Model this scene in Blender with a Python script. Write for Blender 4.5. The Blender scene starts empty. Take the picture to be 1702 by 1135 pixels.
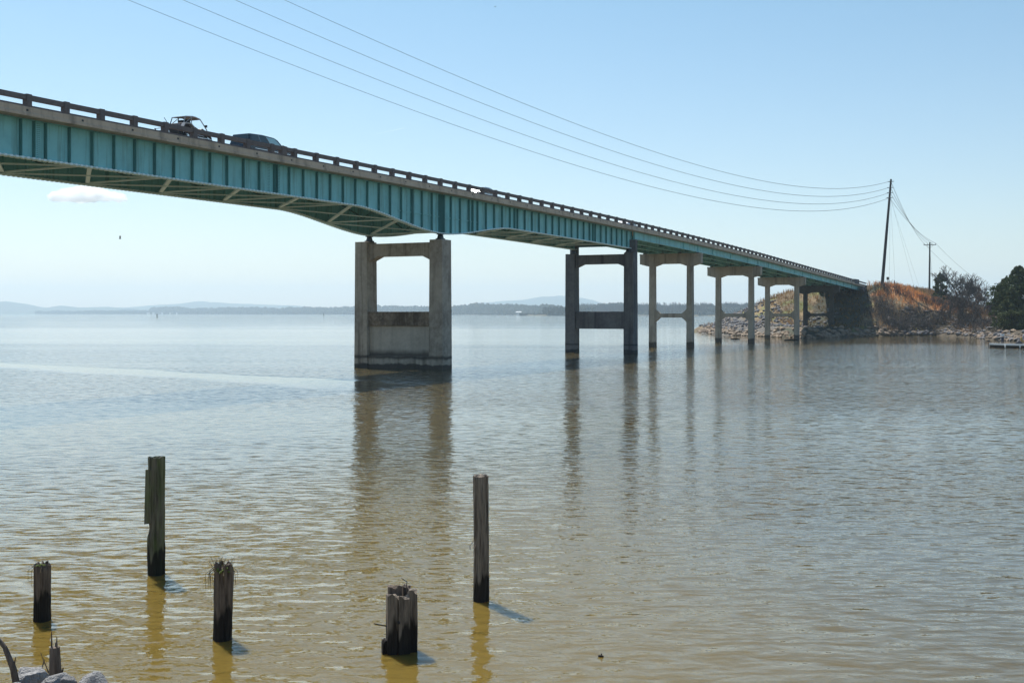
import bpy, bmesh, math, random
from mathutils import Vector, Matrix, noise
random.seed(7)
R = math.radians
sc = bpy.context.scene
col = sc.collection
# ------------------------------------------------------------------ camera
F = 1950.0; HY = 521.0; CH = 5.06           # focal length and horizon in photo pixels, eye height above the water
cam = bpy.data.cameras.new('camera'); camo = bpy.data.objects.new('camera', cam); col.objects.link(camo)
cam.sensor_width = 36.0; cam.lens = 36.0 * F / 1702.0
cam.shift_y = -(567.5 - HY) / 1702.0
cam.clip_start = 0.1; cam.clip_end = 40000
camo.location = (0, 0, CH); camo.rotation_euler = (R(90), 0, 0)
sc.camera = camo
# ------------------------------------------------------------------ sky and sun
SUN_EL = R(55); SUN_DIR = Vector((-0.5, 0.86, 0)).normalized()      # towards the sun, on plan
sun_az = math.atan2(SUN_DIR.x, SUN_DIR.y)                            # clockwise from +Y
w = bpy.data.worlds.new('World'); sc.world = w; w.use_nodes = True
nt = w.node_tree; nt.nodes.clear()
sky = nt.nodes.new('ShaderNodeTexSky'); sky.sky_type = 'NISHITA'; sky.sun_disc = False
sky.sun_elevation = SUN_EL; sky.sun_rotation = sun_az
sky.air_density = 1.0; sky.dust_density = 0.5; sky.ozone_density = 1.2; sky.altitude = 100
bg = nt.nodes.new('ShaderNodeBackground'); bg.inputs[1].default_value = 0.086
wo = nt.nodes.new('ShaderNodeOutputWorld')
tn = nt.nodes.new('ShaderNodeMix'); tn.data_type = 'RGBA'; tn.blend_type = 'MULTIPLY'; tn.inputs[0].default_value = 1; 
tcw = nt.nodes.new('ShaderNodeTexCoord'); spw = nt.nodes.new('ShaderNodeSeparateXYZ'); rpw = nt.nodes.new('ShaderNodeValToRGB')
nt.links.new(tcw.outputs['Generated'], spw.inputs[0]); nt.links.new(spw.outputs['Z'], rpw.inputs[0]); nt.links.new(rpw.outputs[0], tn.inputs[7])
rpw.color_ramp.elements[0].position = 0.0; rpw.color_ramp.elements[0].color = (1.0, .955, .965, 1)
rpw.color_ramp.elements[1].position = .34; rpw.color_ramp.elements[1].color = (.73, .975, .96, 1)
e3_ = rpw.color_ramp.elements.new(.8); e3_.color = (.62, .91, 1.04, 1)
nt.links.new(sky.outputs[0], tn.inputs[6]); nt.links.new(tn.outputs[2], bg.inputs[0]); nt.links.new(bg.outputs[0], wo.inputs[0])
sl = bpy.data.lights.new('sun', 'SUN'); sl.energy = 4.2; sl.angle = R(0.55); sl.color = (1, .955, .88)
so = bpy.data.objects.new('sun', sl); col.objects.link(so); so.location = (0, 0, 100)
so.rotation_euler = (-Vector((SUN_DIR.x * math.cos(SUN_EL), SUN_DIR.y * math.cos(SUN_EL), math.sin(SUN_EL)))).to_track_quat('-Z', 'Y').to_euler()
sc.view_settings.view_transform = 'Standard'; sc.view_settings.look = 'None'
sc.view_settings.gamma = 1.0; sc.view_settings.exposure = 0.61
sc.render.engine = 'CYCLES'
sc.cycles.max_bounces = 12; sc.cycles.diffuse_bounces = 3; sc.cycles.glossy_bounces = 3
sc.cycles.volume_bounces = 10; sc.cycles.transparent_max_bounces = 8
sc.cycles.use_denoising = True
# ------------------------------------------------------------------ helpers
class MB:
    def __init__(s): s.v = []; s.f = []; s.c = []
    def add(s, vs, fs, c=None):
        o = len(s.v); s.v += [tuple(p) for p in vs]; s.f += [tuple(i + o for i in f) for f in fs]
        s.c += [c] * len(vs)
    def box(s, a, b, c=None):
        (x0, y0, z0), (x1, y1, z1) = a, b
        s.add([(x0, y0, z0), (x1, y0, z0), (x1, y1, z0), (x0, y1, z0), (x0, y0, z1), (x1, y0, z1), (x1, y1, z1), (x0, y1, z1)],
              [(0, 3, 2, 1), (4, 5, 6, 7), (0, 1, 5, 4), (1, 2, 6, 5), (2, 3, 7, 6), (3, 0, 4, 7)], c)
    def hexa(s, b4, t4):                      # bottom ring (ccw seen from above), top ring
        s.add(list(b4) + list(t4), [(0, 3, 2, 1), (4, 5, 6, 7), (0, 1, 5, 4), (1, 2, 6, 5), (2, 3, 7, 6), (3, 0, 4, 7)])
    def bar(s, p, q, wd, ht, up=(0, 0, 1)):
        p = Vector(p); q = Vector(q); d = (q - p).normalized(); sd = d.cross(Vector(up)).normalized(); u2 = sd.cross(d)
        r = []
        for e in (p, q):
            for a, b in ((-1, -1), (1, -1), (1, 1), (-1, 1)): r.append(e + sd * a * wd / 2 + u2 * b * ht / 2)
        s.add(r, [(3, 2, 1, 0), (4, 5, 6, 7), (0, 1, 5, 4), (1, 2, 6, 5), (2, 3, 7, 6), (3, 0, 4, 7)])
    def tube(s, pts, rad, n=8, caps=True, c=None):
        pts = [Vector(p) for p in pts]; rad = rad if isinstance(rad, (list, tuple)) else [rad] * len(pts)
        vs = []; fs = []
        ref = Vector((0, 0, 1)) if abs((pts[-1] - pts[0]).normalized().z) < .9 else Vector((1, 0, 0))
        for i, p in enumerate(pts):
            d = (pts[min(i + 1, len(pts) - 1)] - pts[max(i - 1, 0)]).normalized()
            a = d.cross(ref).normalized(); b = a.cross(d)
            for k in range(n):
                t = 2 * math.pi * k / n; vs.append(p + (a * math.cos(t) + b * math.sin(t)) * rad[i])
        for i in range(len(pts) - 1):
            for k in range(n):
                k2 = (k + 1) % n; fs.append((i * n + k, i * n + k2, (i + 1) * n + k2, (i + 1) * n + k))
        if caps: fs.append(tuple(range(n))[::-1]); fs.append(tuple((len(pts) - 1) * n + k for k in range(n)))
        s.add(vs, fs, c)
    def prism(s, poly, axis, a, b):           # polygon in the two other axes, extruded along axis from a to b
        def P(u, v, t): return {'x': (t, u, v), 'y': (u, t, v), 'z': (u, v, t)}[axis]
        n = len(poly)
        s.add([P(u, v, a) for u, v in poly] + [P(u, v, b) for u, v in poly],
              [tuple(range(n))[::-1], tuple(range(n, 2 * n))] + [(i, (i + 1) % n, (i + 1) % n + n, i + n) for i in range(n)])
    def build(s, name, mat=None, parent=None, smooth=False, bevel=0, recalc=True):
        me = bpy.data.meshes.new(name); me.from_pydata(s.v, [], s.f)
        if any(c is not None for c in s.c):
            at = me.color_attributes.new('tint', 'FLOAT_COLOR', 'POINT')
            for i, c in enumerate(s.c): at.data[i].color = (*(c or (1, 1, 1)), 1)
        if recalc:
            bm = bmesh.new(); bm.from_mesh(me); bmesh.ops.recalc_face_normals(bm, faces=bm.faces); bm.to_mesh(me); bm.free()
        if smooth: me.polygons.foreach_set('use_smooth', [True] * len(me.polygons))
        me.update()
        o = bpy.data.objects.new(name, me); col.objects.link(o)
        if mat: me.materials.append(mat)
        if parent: o.parent = parent
        if bevel:
            m = o.modifiers.new('bevel', 'BEVEL'); m.width = bevel; m.segments = 2; m.limit_method = 'ANGLE'
        return o
def tag(o, label=None, cat=None, group=None, kind=None):
    if label: o['label'] = label
    if cat: o['category'] = cat
    if group: o['group'] = group
    if kind: o['kind'] = kind
    return o
def empty(name, loc, rz=0, label=None, cat=None, group=None):
    o = bpy.data.objects.new(name, None); col.objects.link(o); o.location = loc; o.rotation_euler = (0, 0, rz)
    o.empty_display_size = .3
    return tag(o, label, cat, group)
def copy_one(o, parent=None, loc=None, name=None):
    c = o.copy(); col.objects.link(c)
    if parent is not None: c.parent = parent
    if loc is not None: c.location = loc
    return c
def copy_tree(o, parent=None):
    c = o.copy(); col.objects.link(c)
    if parent: c.parent = parent
    for ch in list(o.children): copy_tree(ch, c)
    return c
def at(x, y, Y): return Vector(((x - 851) / F * Y, Y, CH + (HY - y) / F * Y))          # photo pixel + distance -> point
def onwater(x, y): return at(x, y, CH * F / (y - HY))
# ---- materials
def mat(name, color, rough=.8, metal=0, spec=.3, noise1=None, noise2=None, bump=None, attr=None, streak=None, tide=None, coord='Object', band=None):
    """procedural: base colour broken by up to two noise layers (scale, colour, amount), drip streaks, tide stain and bump"""
    m = bpy.data.materials.new(name); m.use_nodes = True; N = m.node_tree; n = N.nodes; L = N.links
    b = n['Principled BSDF']; b.inputs['Roughness'].default_value = rough; b.inputs['Metallic'].default_value = metal
    b.inputs['Specular IOR Level'].default_value = spec
    tc = n.new('ShaderNodeTexCoord'); co = tc.outputs[coord]
    if coord == 'World':
        pass
    cur = None
    if attr:
        a = n.new('ShaderNodeAttribute'); a.attribute_name = attr; cur = a.outputs['Color']
    else:
        rgb = n.new('ShaderNodeRGB'); rgb.outputs[0].default_value = (*color, 1); cur = rgb.outputs[0]
    def layer(cur, fac, colr):
        mx = n.new('ShaderNodeMix'); mx.data_type = 'RGBA'; L.new(fac, mx.inputs[0]); L.new(cur, mx.inputs[6])
        mx.inputs[7].default_value = (*colr, 1); return mx.outputs[2]
    def nz(scale, lo, hi, amt, stretch=None, detail=6):
        t = n.new('ShaderNodeTexNoise'); t.inputs['Scale'].default_value = scale; t.inputs['Detail'].default_value = detail
        t.inputs['Roughness'].default_value = .62
        if stretch:
            mp = n.new('ShaderNodeMapping'); mp.inputs['Scale'].default_value = stretch; L.new(co, mp.inputs[0]); L.new(mp.outputs[0], t.inputs[0])
        else: L.new(co, t.inputs[0])
        r = n.new('ShaderNodeMapRange'); r.inputs[1].default_value = lo; r.inputs[2].default_value = hi
        r.inputs[3].default_value = 0; r.inputs[4].default_value = amt; r.clamp = True
        L.new(t.outputs['Fac'], r.inputs[0]); return r.outputs[0]
    for q in (noise1, noise2):
        if q: cur = layer(cur, nz(q[0], .4, .68, q[2], q[3] if len(q) > 3 else None), q[1])
    if streak: cur = layer(cur, nz(streak[0], .5, .66, streak[2], (1, 1, .06)), streak[1])
    if tide:                                   # stain up to a height above the water (z of the object's own space)
        sp = n.new('ShaderNodeSeparateXYZ'); L.new(co, sp.inputs[0])
        t = n.new('ShaderNodeTexNoise'); t.inputs['Scale'].default_value = tide[3] if len(tide) > 3 else 1.5; tm_ = n.new('ShaderNodeMapping'); tm_.inputs['Scale'].default_value = tide[4] if len(tide) > 4 else (1, 1, 1); L.new(co, tm_.inputs[0]); L.new(tm_.outputs[0], t.inputs[0])
        ad = n.new('ShaderNodeMath'); ad.operation = 'MULTIPLY_ADD'; L.new(t.outputs['Fac'], ad.inputs[0]); ad.inputs[1].default_value = -tide[2]
        L.new(sp.outputs['Z'], ad.inputs[2])
        r = n.new('ShaderNodeMapRange'); r.inputs[1].default_value = tide[0] - tide[2] / 2; r.inputs[2].default_value = tide[0] - tide[2] / 2 + .25 * tide[0] + .02
        r.inputs[3].default_value = .9; r.inputs[4].default_value = 0; L.new(ad.outputs[0], r.inputs[0])
        cur = layer(cur, r.outputs[0], tide[1])
    if band:                                   # dirty high-water line: (height, half width, colour, wander)
        sp = n.new('ShaderNodeSeparateXYZ'); L.new(co, sp.inputs[0]); t = n.new('ShaderNodeTexNoise'); t.inputs['Scale'].default_value = .9; t.inputs['Detail'].default_value = 6; L.new(co, t.inputs[0])
        a1 = n.new('ShaderNodeMath'); a1.operation = 'MULTIPLY_ADD'; L.new(t.outputs['Fac'], a1.inputs[0]); a1.inputs[1].default_value = -band[3]; L.new(sp.outputs['Z'], a1.inputs[2])
        a2 = n.new('ShaderNodeMath'); a2.operation = 'SUBTRACT'; L.new(a1.outputs[0], a2.inputs[0]); a2.inputs[1].default_value = band[0] - band[3] / 2
        a3 = n.new('ShaderNodeMath'); a3.operation = 'ABSOLUTE'; L.new(a2.outputs[0], a3.inputs[0])
        r = n.new('ShaderNodeMapRange'); r.inputs[1].default_value = band[1] * .3; r.inputs[2].default_value = band[1] * 1.6; r.inputs[3].default_value = .85; r.inputs[4].default_value = 0; L.new(a3.outputs[0], r.inputs[0])
        cur = layer(cur, r.outputs[0], band[2])
    L.new(cur, b.inputs['Base Color'])
    if bump:
        t = n.new('ShaderNodeTexNoise'); t.inputs['Scale'].default_value = bump[0]; t.inputs['Detail'].default_value = 5
        if len(bump) > 2:
            mp = n.new('ShaderNodeMapping'); mp.inputs['Scale'].default_value = bump[2]; L.new(co, mp.inputs[0]); L.new(mp.outputs[0], t.inputs[0])
        else: L.new(co, t.inputs[0])
        bp = n.new('ShaderNodeBump'); bp.inputs['Strength'].default_value = .8; bp.inputs['Distance'].default_value = bump[1]
        L.new(t.outputs['Fac'], bp.inputs['Height']); L.new(bp.outputs[0], b.inputs['Normal'])
    return m
M = {}
M['teal_stiff'] = mat('teal_paint_shaded', (.07, .25, .25), .6, noise1=(.8, (.045, .15, .15), .6), spec=.3)  # stiffener teal darkened to carry the shade of their side faces
M['teal'] = mat('teal_paint', (.25, .63, .66), .55, noise1=(.5, (.18, .48, .51), .7), noise2=(2.2, (.30, .69, .70), .35), streak=(2.6, (.10, .24, .20), .55), spec=.4)
M['teal_pale'] = mat('pale_teal_paint', (.78, .97, 1.0), .6, noise1=(1.5, (.62, .78, .82), .6), spec=.4)  # near-white teal of flange and bracing; flange's sun glint put into the colour
M['teal_dark'] = mat('teal_paint_dark', (.06, .20, .20), .6, noise1=(.8, (.035, .10, .10), .7))  # darker teal for frames, stringers and diaphragms
M['fascia'] = mat('tan_concrete', (.60, .48, .36), .9, noise1=(.45, (.44, .34, .25), .6), noise2=(4, (.68, .58, .46), .4), streak=(1.1, (.16, .13, .10), .55), bump=(7, .02))
M['rail'] = mat('brown_grey_concrete', (.185, .155, .15), .9, noise1=(.9, (.12, .10, .10), .7), noise2=(6, (.26, .23, .21), .35), bump=(9, .02))
M['conc'] = mat('aged_grey_concrete', (.42, .36, .29), .92, noise1=(.35, (.19, .16, .13), .85), noise2=(2.5, (.56, .49, .40), .5), streak=(1.7, (.09, .075, .06), .65), tide=(.38, (.05, .045, .04), .55, 1.1), band=(1.05, .16, (.045, .04, .035), .35), bump=(5, .03))
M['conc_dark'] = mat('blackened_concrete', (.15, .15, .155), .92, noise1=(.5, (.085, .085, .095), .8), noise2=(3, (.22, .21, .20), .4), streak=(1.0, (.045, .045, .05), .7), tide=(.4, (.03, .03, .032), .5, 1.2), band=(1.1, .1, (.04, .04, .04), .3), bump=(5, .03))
M['conc_tan'] = mat('warm_concrete', (.44, .39, .32), .92, noise1=(.5, (.27, .235, .19), .75), noise2=(3, (.52, .47, .39), .4), streak=(1.2, (.11, .10, .085), .6), tide=(.7, (.06, .052, .045), .6, 1.2), bump=(6, .03))
M['conc_shaded'] = mat('shaded_black_concrete', (.065, .065, .06), .92, noise1=(.5, (.03, .03, .03), .8), noise2=(3, (.12, .115, .10), .4), bump=(5, .03))  # last pier's concrete, near black to carry the shade it stands in
M['conc_pale'] = mat('pale_wall_concrete', (.47, .42, .35), .92, noise1=(.6, (.30, .26, .21), .7), noise2=(3, (.58, .52, .44), .4), streak=(2.2, (.20, .17, .14), .3), tide=(.38, (.05, .045, .04), .55, 1.1), band=(1.25, .35, (.05, .045, .04), .5), bump=(5, .03))
M['stain'] = mat('rust_stained_concrete', (.22, .16, .11), .92, noise1=(1.1, (.07, .05, .035), .95), noise2=(4, (.42, .37, .30), .5), streak=(1.2, (.08, .055, .035), .8), bump=(5, .03))
M['asphalt'] = mat('asphalt', (.06, .06, .06), .95, noise1=(3, (.09, .09, .085), .5))
M['steel'] = mat('dark_steel', (.05, .055, .06), .5, metal=.4)
M['black'] = mat('black_rubber', (.02, .02, .02), .7)
M['chrome'] = mat('bright_metal', (.7, .7, .7), .25, metal=.9)
# ------------------------------------------------------------------ bridge frame
TH = math.atan(984 / 1950.0); U = Vector((math.sin(TH), math.cos(TH), 0)); NN = Vector((-math.cos(TH), math.sin(TH), 0))
P3 = Vector((27.8, 172, 0)); RZ = math.atan2(U.y, U.x)
def BW(s, y, z=0): p = P3 + U * s + NN * y; return Vector((p.x, p.y, z))
def SD(X, Y): d = Vector((X, Y, 0)) - P3; return d.dot(U), -d.dot(NN)     # station, distance towards the camera's side
def zr(s):                                     # top of the guard rail along the bridge
    if s < -90: return 17.05
    if s < 45: return 17.05 - 1.04e-4 * (s + 90) ** 2
    return 17.05 - 1.04e-4 * 135 ** 2 - .0281 * (s - 45)
def zg(s):                                     # soffit of the deep plate girders, haunched over the first pier
    a = abs(s + 74.2); e = 0
    if a < 13.8:
        t = 1 - a / 13.8; e = 1.38 * (t * t * (3 - 2 * t)) ** .9
    return zr(s) - 3.36 - e
S0, SE = -150.0, 134.0; SM = -26.3; WD = 9.4
bridge = empty('highway_bridge', (P3.x, P3.y, 0), RZ, 'long two-lane highway bridge with teal steel girders and concrete railing crossing the lake', 'bridge')
def frange(a, b, st):
    n = max(1, int(round((b - a) / st))); return [a + (b - a) * i / n for i in range(n + 1)]
def ribbon(mb, ss, sect):                      # sweep a closed section (y, dz below rail top) along s
    n = len(sect); vs = []; fs = []
    for s in ss:
        for (y, dz) in sect: vs.append((s, y, zr(s) + dz))
    for i in range(len(ss) - 1):
        for k in range(n):
            k2 = (k + 1) % n; fs.append((i * n + k, i * n + k2, (i + 1) * n + k2, (i + 1) * n + k))
    fs.append(tuple(range(n))); fs.append(tuple((len(ss) - 1) * n + k for k in range(n)))
    mb.add(vs, fs)
SS = frange(S0, SE, 2.0)
m = MB(); ribbon(m, SS, [(.35, -.96), (WD - .35, -.96), (WD - .35, -1.17), (.35, -1.17)]); m.build('deck_slab', M['fascia'], bridge)
m = MB(); ribbon(m, SS, [(.56, -.956), (WD - .56, -.956), (WD - .56, -.95), (.56, -.95)]); m.build('roadway_surface', M['asphalt'], bridge)
for q, (ya, yb) in enumerate(((-.02, .55), (WD - .55, WD + .02))):
    oy = -.06 if q == 0 else WD + .06
    # tan edge beam with its lower lip; dark curb above
    m = MB()
    if q == 0: ribbon(m, SS, [(-.05, -.68), (.348, -.68), (.348, -1.18), (-.12, -1.18), (-.12, -1.03), (-.05, -1.0)])
    else: ribbon(m, SS, [(WD - .348, -.68), (WD + .05, -.68), (WD + .05, -1.0), (WD + .12, -1.03), (WD + .12, -1.18), (WD - .348, -1.18)])
    for i in range(60):                         # drain holes and form-tie marks cast into the edge
        pass
    eb = m.build('edge_beam', M['fascia'], bridge)
    if q == 0:
        d = MB(); s = -148.0
        while s < SE - 2:
            z = zr(s); d.box((s - .07, -.125 + .06, z - .93), (s + .07, -.03, z - .82)); s += 3.9 if s < SM else 4.9
        dr = d.build('drain_hole', M['steel'], eb); tag(dr, kind='stuff')
    m = MB(); ribbon(m, SS, [(ya, -.58), (yb - .2, -.58), (yb - .2, -.675), (ya, -.675)] if q == 0 else [(ya + .2, -.58), (yb, -.58), (yb, -.675), (ya + .2, -.675)])
    m.build('curb', M['rail'], bridge)
    m = MB(); ribbon(m, SS, [(.02, 0), (.27, 0), (.27, -.28), (.02, -.28)] if q == 0 else [(WD - .27, 0), (WD - .02, 0), (WD - .02, -.28), (WD - .27, -.28)])
    gr = m.build('guard_rail', M['rail'], bridge)
    stations = []; s = -25.5
    while s > -126 : s -= 2.64; stations.append(s)
    st2 = []; s = -25.5
    while s < 118: st2.append(s); s += 2.44
    allst = sorted(stations + st2)
    if q == 0:
        pm = MB(); pm.box((-.17, -.045, -.60), (.17, .31, .035)); post0 = None
        for s in allst[:100]:
            if post0 is None:
                post0 = pm.build('rail_post', M['rail'], gr, bevel=0); post0.location = (s, 0, zr(s))
            else: copy_one(post0, gr, (s, 0, zr(s)))
        ex = MB()
        for s in [v for v in (-97.8,)]: ex.box((s - .55, -.05, zr(s) - .60), (s + .0, .315, zr(s) + .03))
        for s in frange(-150, allst[0] - 2.6, 2.6): ex.box((s - .17, -.045, zr(s) - .60), (s + .17, .31, zr(s) + .035))
        for s in allst[100:]: ex.box((s - .17, -.045, zr(s) - .60), (s + .17, .31, zr(s) + .035))
        tag(ex.build('rail_post', M['rail'], gr), kind='stuff')
    else:
        ex = MB()
        for s in allst: ex.box((s - .17, WD - .31, zr(s) - .60), (s + .17, WD + .045, zr(s) + .035))
        tag(ex.build('rail_post', M['rail'], gr), kind='stuff')
    # end block where the railing stops
    m = MB(); m.box((SE - 16, WD - .35 if q else -.1, zr(SE - 16) - 1.0), (SE - 10.5, WD + .1 if q else .35, zr(SE - 12) + .22)); m.build('rail_end_block', M['conc_dark'], bridge)
# deep plate girders
def girder_section(mb, ss, y, zt, zb, fw=.44):
    def strip(y0, y1, za, zb_):
        vs = []; fs = []
        for s in ss: vs += [(s, y0, za(s)), (s, y1, za(s)), (s, y1, zb_(s)), (s, y0, zb_(s))]
        for i in range(len(ss) - 1):
            for k in range(4):
                k2 = (k + 1) % 4; fs.append((i * 4 + k, i * 4 + k2, i * 4 + 4 + k2, i * 4 + 4 + k))
        fs.append((0, 1, 2, 3)); j = 4 * (len(ss) - 1); fs.append((j, j + 1, j + 2, j + 3)); mb.add(vs, fs)
    strip(y - .012, y + .012, lambda s: zt(s) - .03, lambda s: zb(s) + .04)
    return strip
SG = frange(S0, -90, 3) [:-1] + frange(-90, -58, .5) + frange(-58, SM, 2)[1:]
ztop = lambda s: zr(s) - 1.185
SPL = [-119.8, -98.2, -79.5, -68.7, -59.8, -39.3]
for q, y in enumerate((.95, 8.45)):
    wb = MB(); strip = girder_section(wb, SG, y, ztop, zg)
    g = wb.build('plate_girder', M['teal'], bridge)
    fl = MB()
    def strip2(mb, y0, y1, za, zb_):
        vs = []; fs = []
        for s in SG: vs += [(s, y0, za(s)), (s, y1, za(s)), (s, y1, zb_(s)), (s, y0, zb_(s))]
        for i in range(len(SG) - 1):
            for k in range(4):
                k2 = (k + 1) % 4; fs.append((i * 4 + k, i * 4 + k2, i * 4 + 4 + k2, i * 4 + 4 + k))
        fs.append((0, 1, 2, 3)); j = 4 * (len(SG) - 1); fs.append((j, j + 1, j + 2, j + 3)); mb.add(vs, fs)
    strip2(fl, y - .24, y + .24, lambda s: zg(s) + .045, lambda s: zg(s))
    s = S0
    while s < SM:                               # rows of rivet heads along both lips of the flange
        z = zg(s) + .044
        for yy in (y - .235, y - .10, y + .10, y + .20): fl.box((s - .09, yy - .045, z - .085), (s + .09, yy + .045, z + .03))
        s += .38
    fl.build('bottom_flange', M['teal_pale'], g)
    tf = MB(); strip2(tf, y - .2, y + .2, lambda s: ztop(s), lambda s: ztop(s) - .04)
    tf.build('top_flange', M['teal'], g)
    # vertical stiffeners: both faces of the web
    st = [-74.2]; s = -74.2 - 1.71
    while s > -149: st.append(s); s -= 1.71
    s = -74.2 + 1.71
    while s < SM - .5: st.append(s); s += 1.71
    st = sorted(st + [v + .33 for v in SPL] + [SM - .12, -74.55, -73.85])
    if q == 0: vis = [s for s in st if s > -124]
    else: vis = []
    for s in vis:
        sb = MB(); zt, zb = ztop(s) - .04, zg(s) + .047; wdt = .24 if abs(s + 74.2) < .5 else .20
        sb.box((s - .02, y - wdt - .013, zb), (s + .02, y - .013, zt)); sb.box((s - .055, y - .026, zb), (s + .055, y - .0125, zt))
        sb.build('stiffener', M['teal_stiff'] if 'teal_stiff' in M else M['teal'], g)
    rb = MB()
    for s in st:
        zt, zb = ztop(s) - .04, zg(s) + .047
        if q == 1 or s <= -124: rb.box((s - .02, y - .153, zb), (s + .02, y - .013, zt))
        rb.box((s - .02, y + .013, zb), (s + .02, y + .153, zt))
    tag(rb.build('stiffener', M['teal'], g), kind='stuff')
    if q == 0:                                  # rivet rows beside each field splice
        rv = MB()
        for s in SPL:
            z = zg(s) + .15
            while z < ztop(s) - .15:
                for ds in (-.55, -.42, .62, .75): rv.box((s + ds - .025, y - .03, z), (s + ds + .025, y - .012, z + .04))
                z += .11
        tag(rv.build('rivet_row', M['teal_dark'], g), kind='stuff')
        lb = MB(); zz = lambda s: zr(s) - 3.36 - .12
        lb.bar((-81.5, y - .05, zz(-81.5) + .25), (-66.5, y - .05, zz(-66.5) + .25), .05, .07); lb.build('longitudinal_stiffener', M['teal'], g)
# bottom laterals, cross frames and stringers between the deep girders
nodes = [-74.2 + 6.85 * k for k in range(-11, 8)]
nodes = [s for s in nodes if s < SM - 1]
prev = None
for i, s in enumerate(nodes):
    z = zg(s) + .14
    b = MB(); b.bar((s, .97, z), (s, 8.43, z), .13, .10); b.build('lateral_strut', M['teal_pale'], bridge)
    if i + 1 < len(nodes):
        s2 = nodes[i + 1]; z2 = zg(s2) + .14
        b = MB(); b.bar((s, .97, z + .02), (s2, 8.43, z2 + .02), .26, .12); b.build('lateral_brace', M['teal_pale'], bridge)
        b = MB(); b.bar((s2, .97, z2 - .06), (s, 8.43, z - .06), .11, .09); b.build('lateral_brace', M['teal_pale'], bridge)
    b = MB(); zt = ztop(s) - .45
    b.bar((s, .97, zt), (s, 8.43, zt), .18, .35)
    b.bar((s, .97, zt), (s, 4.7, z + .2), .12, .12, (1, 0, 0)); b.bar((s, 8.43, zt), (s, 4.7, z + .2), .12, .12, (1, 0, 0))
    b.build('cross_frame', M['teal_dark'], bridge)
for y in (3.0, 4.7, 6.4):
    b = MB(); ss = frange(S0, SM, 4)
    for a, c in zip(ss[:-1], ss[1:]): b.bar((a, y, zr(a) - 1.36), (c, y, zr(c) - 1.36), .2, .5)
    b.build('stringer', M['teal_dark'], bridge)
# approach girders
for q, y in enumerate((.62, 3.34, 6.06, 8.78)):
    b = MB(); ss = frange(SM + .25, SE - 3, 3); TP = ss
    for (y0, y1, da, db) in ((y - .015, y + .015, -1.19, -2.12), (y - .19, y + .19, -2.12, -2.17)):
        vs = []; fs = []
        for s in ss: vs += [(s, y0, zr(s) + da), (s, y1, zr(s) + da), (s, y1, zr(s) + db), (s, y0, zr(s) + db)]
        for i in range(len(ss) - 1):
            for k in range(4):
                k2 = (k + 1) % 4; fs.append((i * 4 + k, i * 4 + k2, i * 4 + 4 + k2, i * 4 + 4 + k))
        fs.append((0, 1, 2, 3)); j = 4 * (len(ss) - 1); fs.append((j, j + 1, j + 2, j + 3)); b.add(vs, fs)
    for s in [SM + .3] + [v for k in range(4) for v in (33.5 * k - 6.6, 33.5 * k + .0, 33.5 * k + 7.2, 33.5 * k + 17)]:
        if s < SE - 4: b.box((s - .06, y - .12, zr(s) - 2.1), (s + .06, y + .12, zr(s) - 1.19))
    b.build('approach_girder', M['teal'], bridge)
for k in range(14):
    s = -20 + 11.1 * k
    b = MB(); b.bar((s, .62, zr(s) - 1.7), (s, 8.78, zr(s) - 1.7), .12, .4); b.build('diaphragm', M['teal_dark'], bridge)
# ---- piers
def column(mb, s, y, ws, wy, z0, z1, bat=0.0):
    a, c = ws / 2, wy / 2; A, C = a + bat, c + bat
    mb.hexa([(s - A, y - C, z0), (s + A, y - C, z0), (s + A, y + C, z0), (s - A, y + C, z0)], [(s - a, y - c, z1), (s + a, y - c, z1), (s + a, y + c, z1), (s - a, y + c, z1)])
def pier_empty(s):
    e = bpy.data.objects.new('pier', None); col.objects.link(e); e.parent = bridge; return e
def bearing(s, y, z0, z1, pe):
    b = MB(); b.box((s - .35, y - .3, z0), (s + .35, y + .3, z0 + .12)); b.prism([(s - .25, z0 + .12), (s + .25, z0 + .12), (s + .08, z1 - .1), (s - .08, z1 - .1)], 'y', y - .22, y + .22)
    b.box((s - .28, y - .24, z1 - .1), (s + .28, y + .24, z1 - .002)); b.build('bearing', M['steel'], pe)
# pier 1: massive frame with a wall between its columns
s1 = -74.2; p = pier_empty(s1); ZT = 11.72
for y in (.96, 9.02):
    b = MB(); column(b, s1, y, 1.65, 1.34, -2.5, ZT, .07); b.build('column', M['conc'], p, bevel=.05)
    bearing(s1, .95 if y < 4 else 8.62, ZT, zg(s1), p)
b = MB(); b.prism([(1.62, 11.50), (8.36, 11.50), (8.36, 9.85), (7.33, 10.32), (2.65, 10.32), (1.62, 9.85)], 'x', s1 - .55, s1 + .55); b.build('crossbeam', M['conc'], p, bevel=.03)
b = MB(); b.box((s1 - .62, 1.64, 3.92), (s1 + .62, 8.34, 5.22)); b.build('panel_beam', M['stain'], p, bevel=.03)
b = MB(); b.box((s1 - .42, 1.66, -2.5), (s1 + .42, 8.32, 3.918)); b.build('wall_panel', M['conc_pale'], p)
b = MB(); b.box((s1 - .70, 1.68, -2.5), (s1 + .70, 8.30, 1.15)); b.build('plinth', M['conc'], p, bevel=.04)
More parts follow.
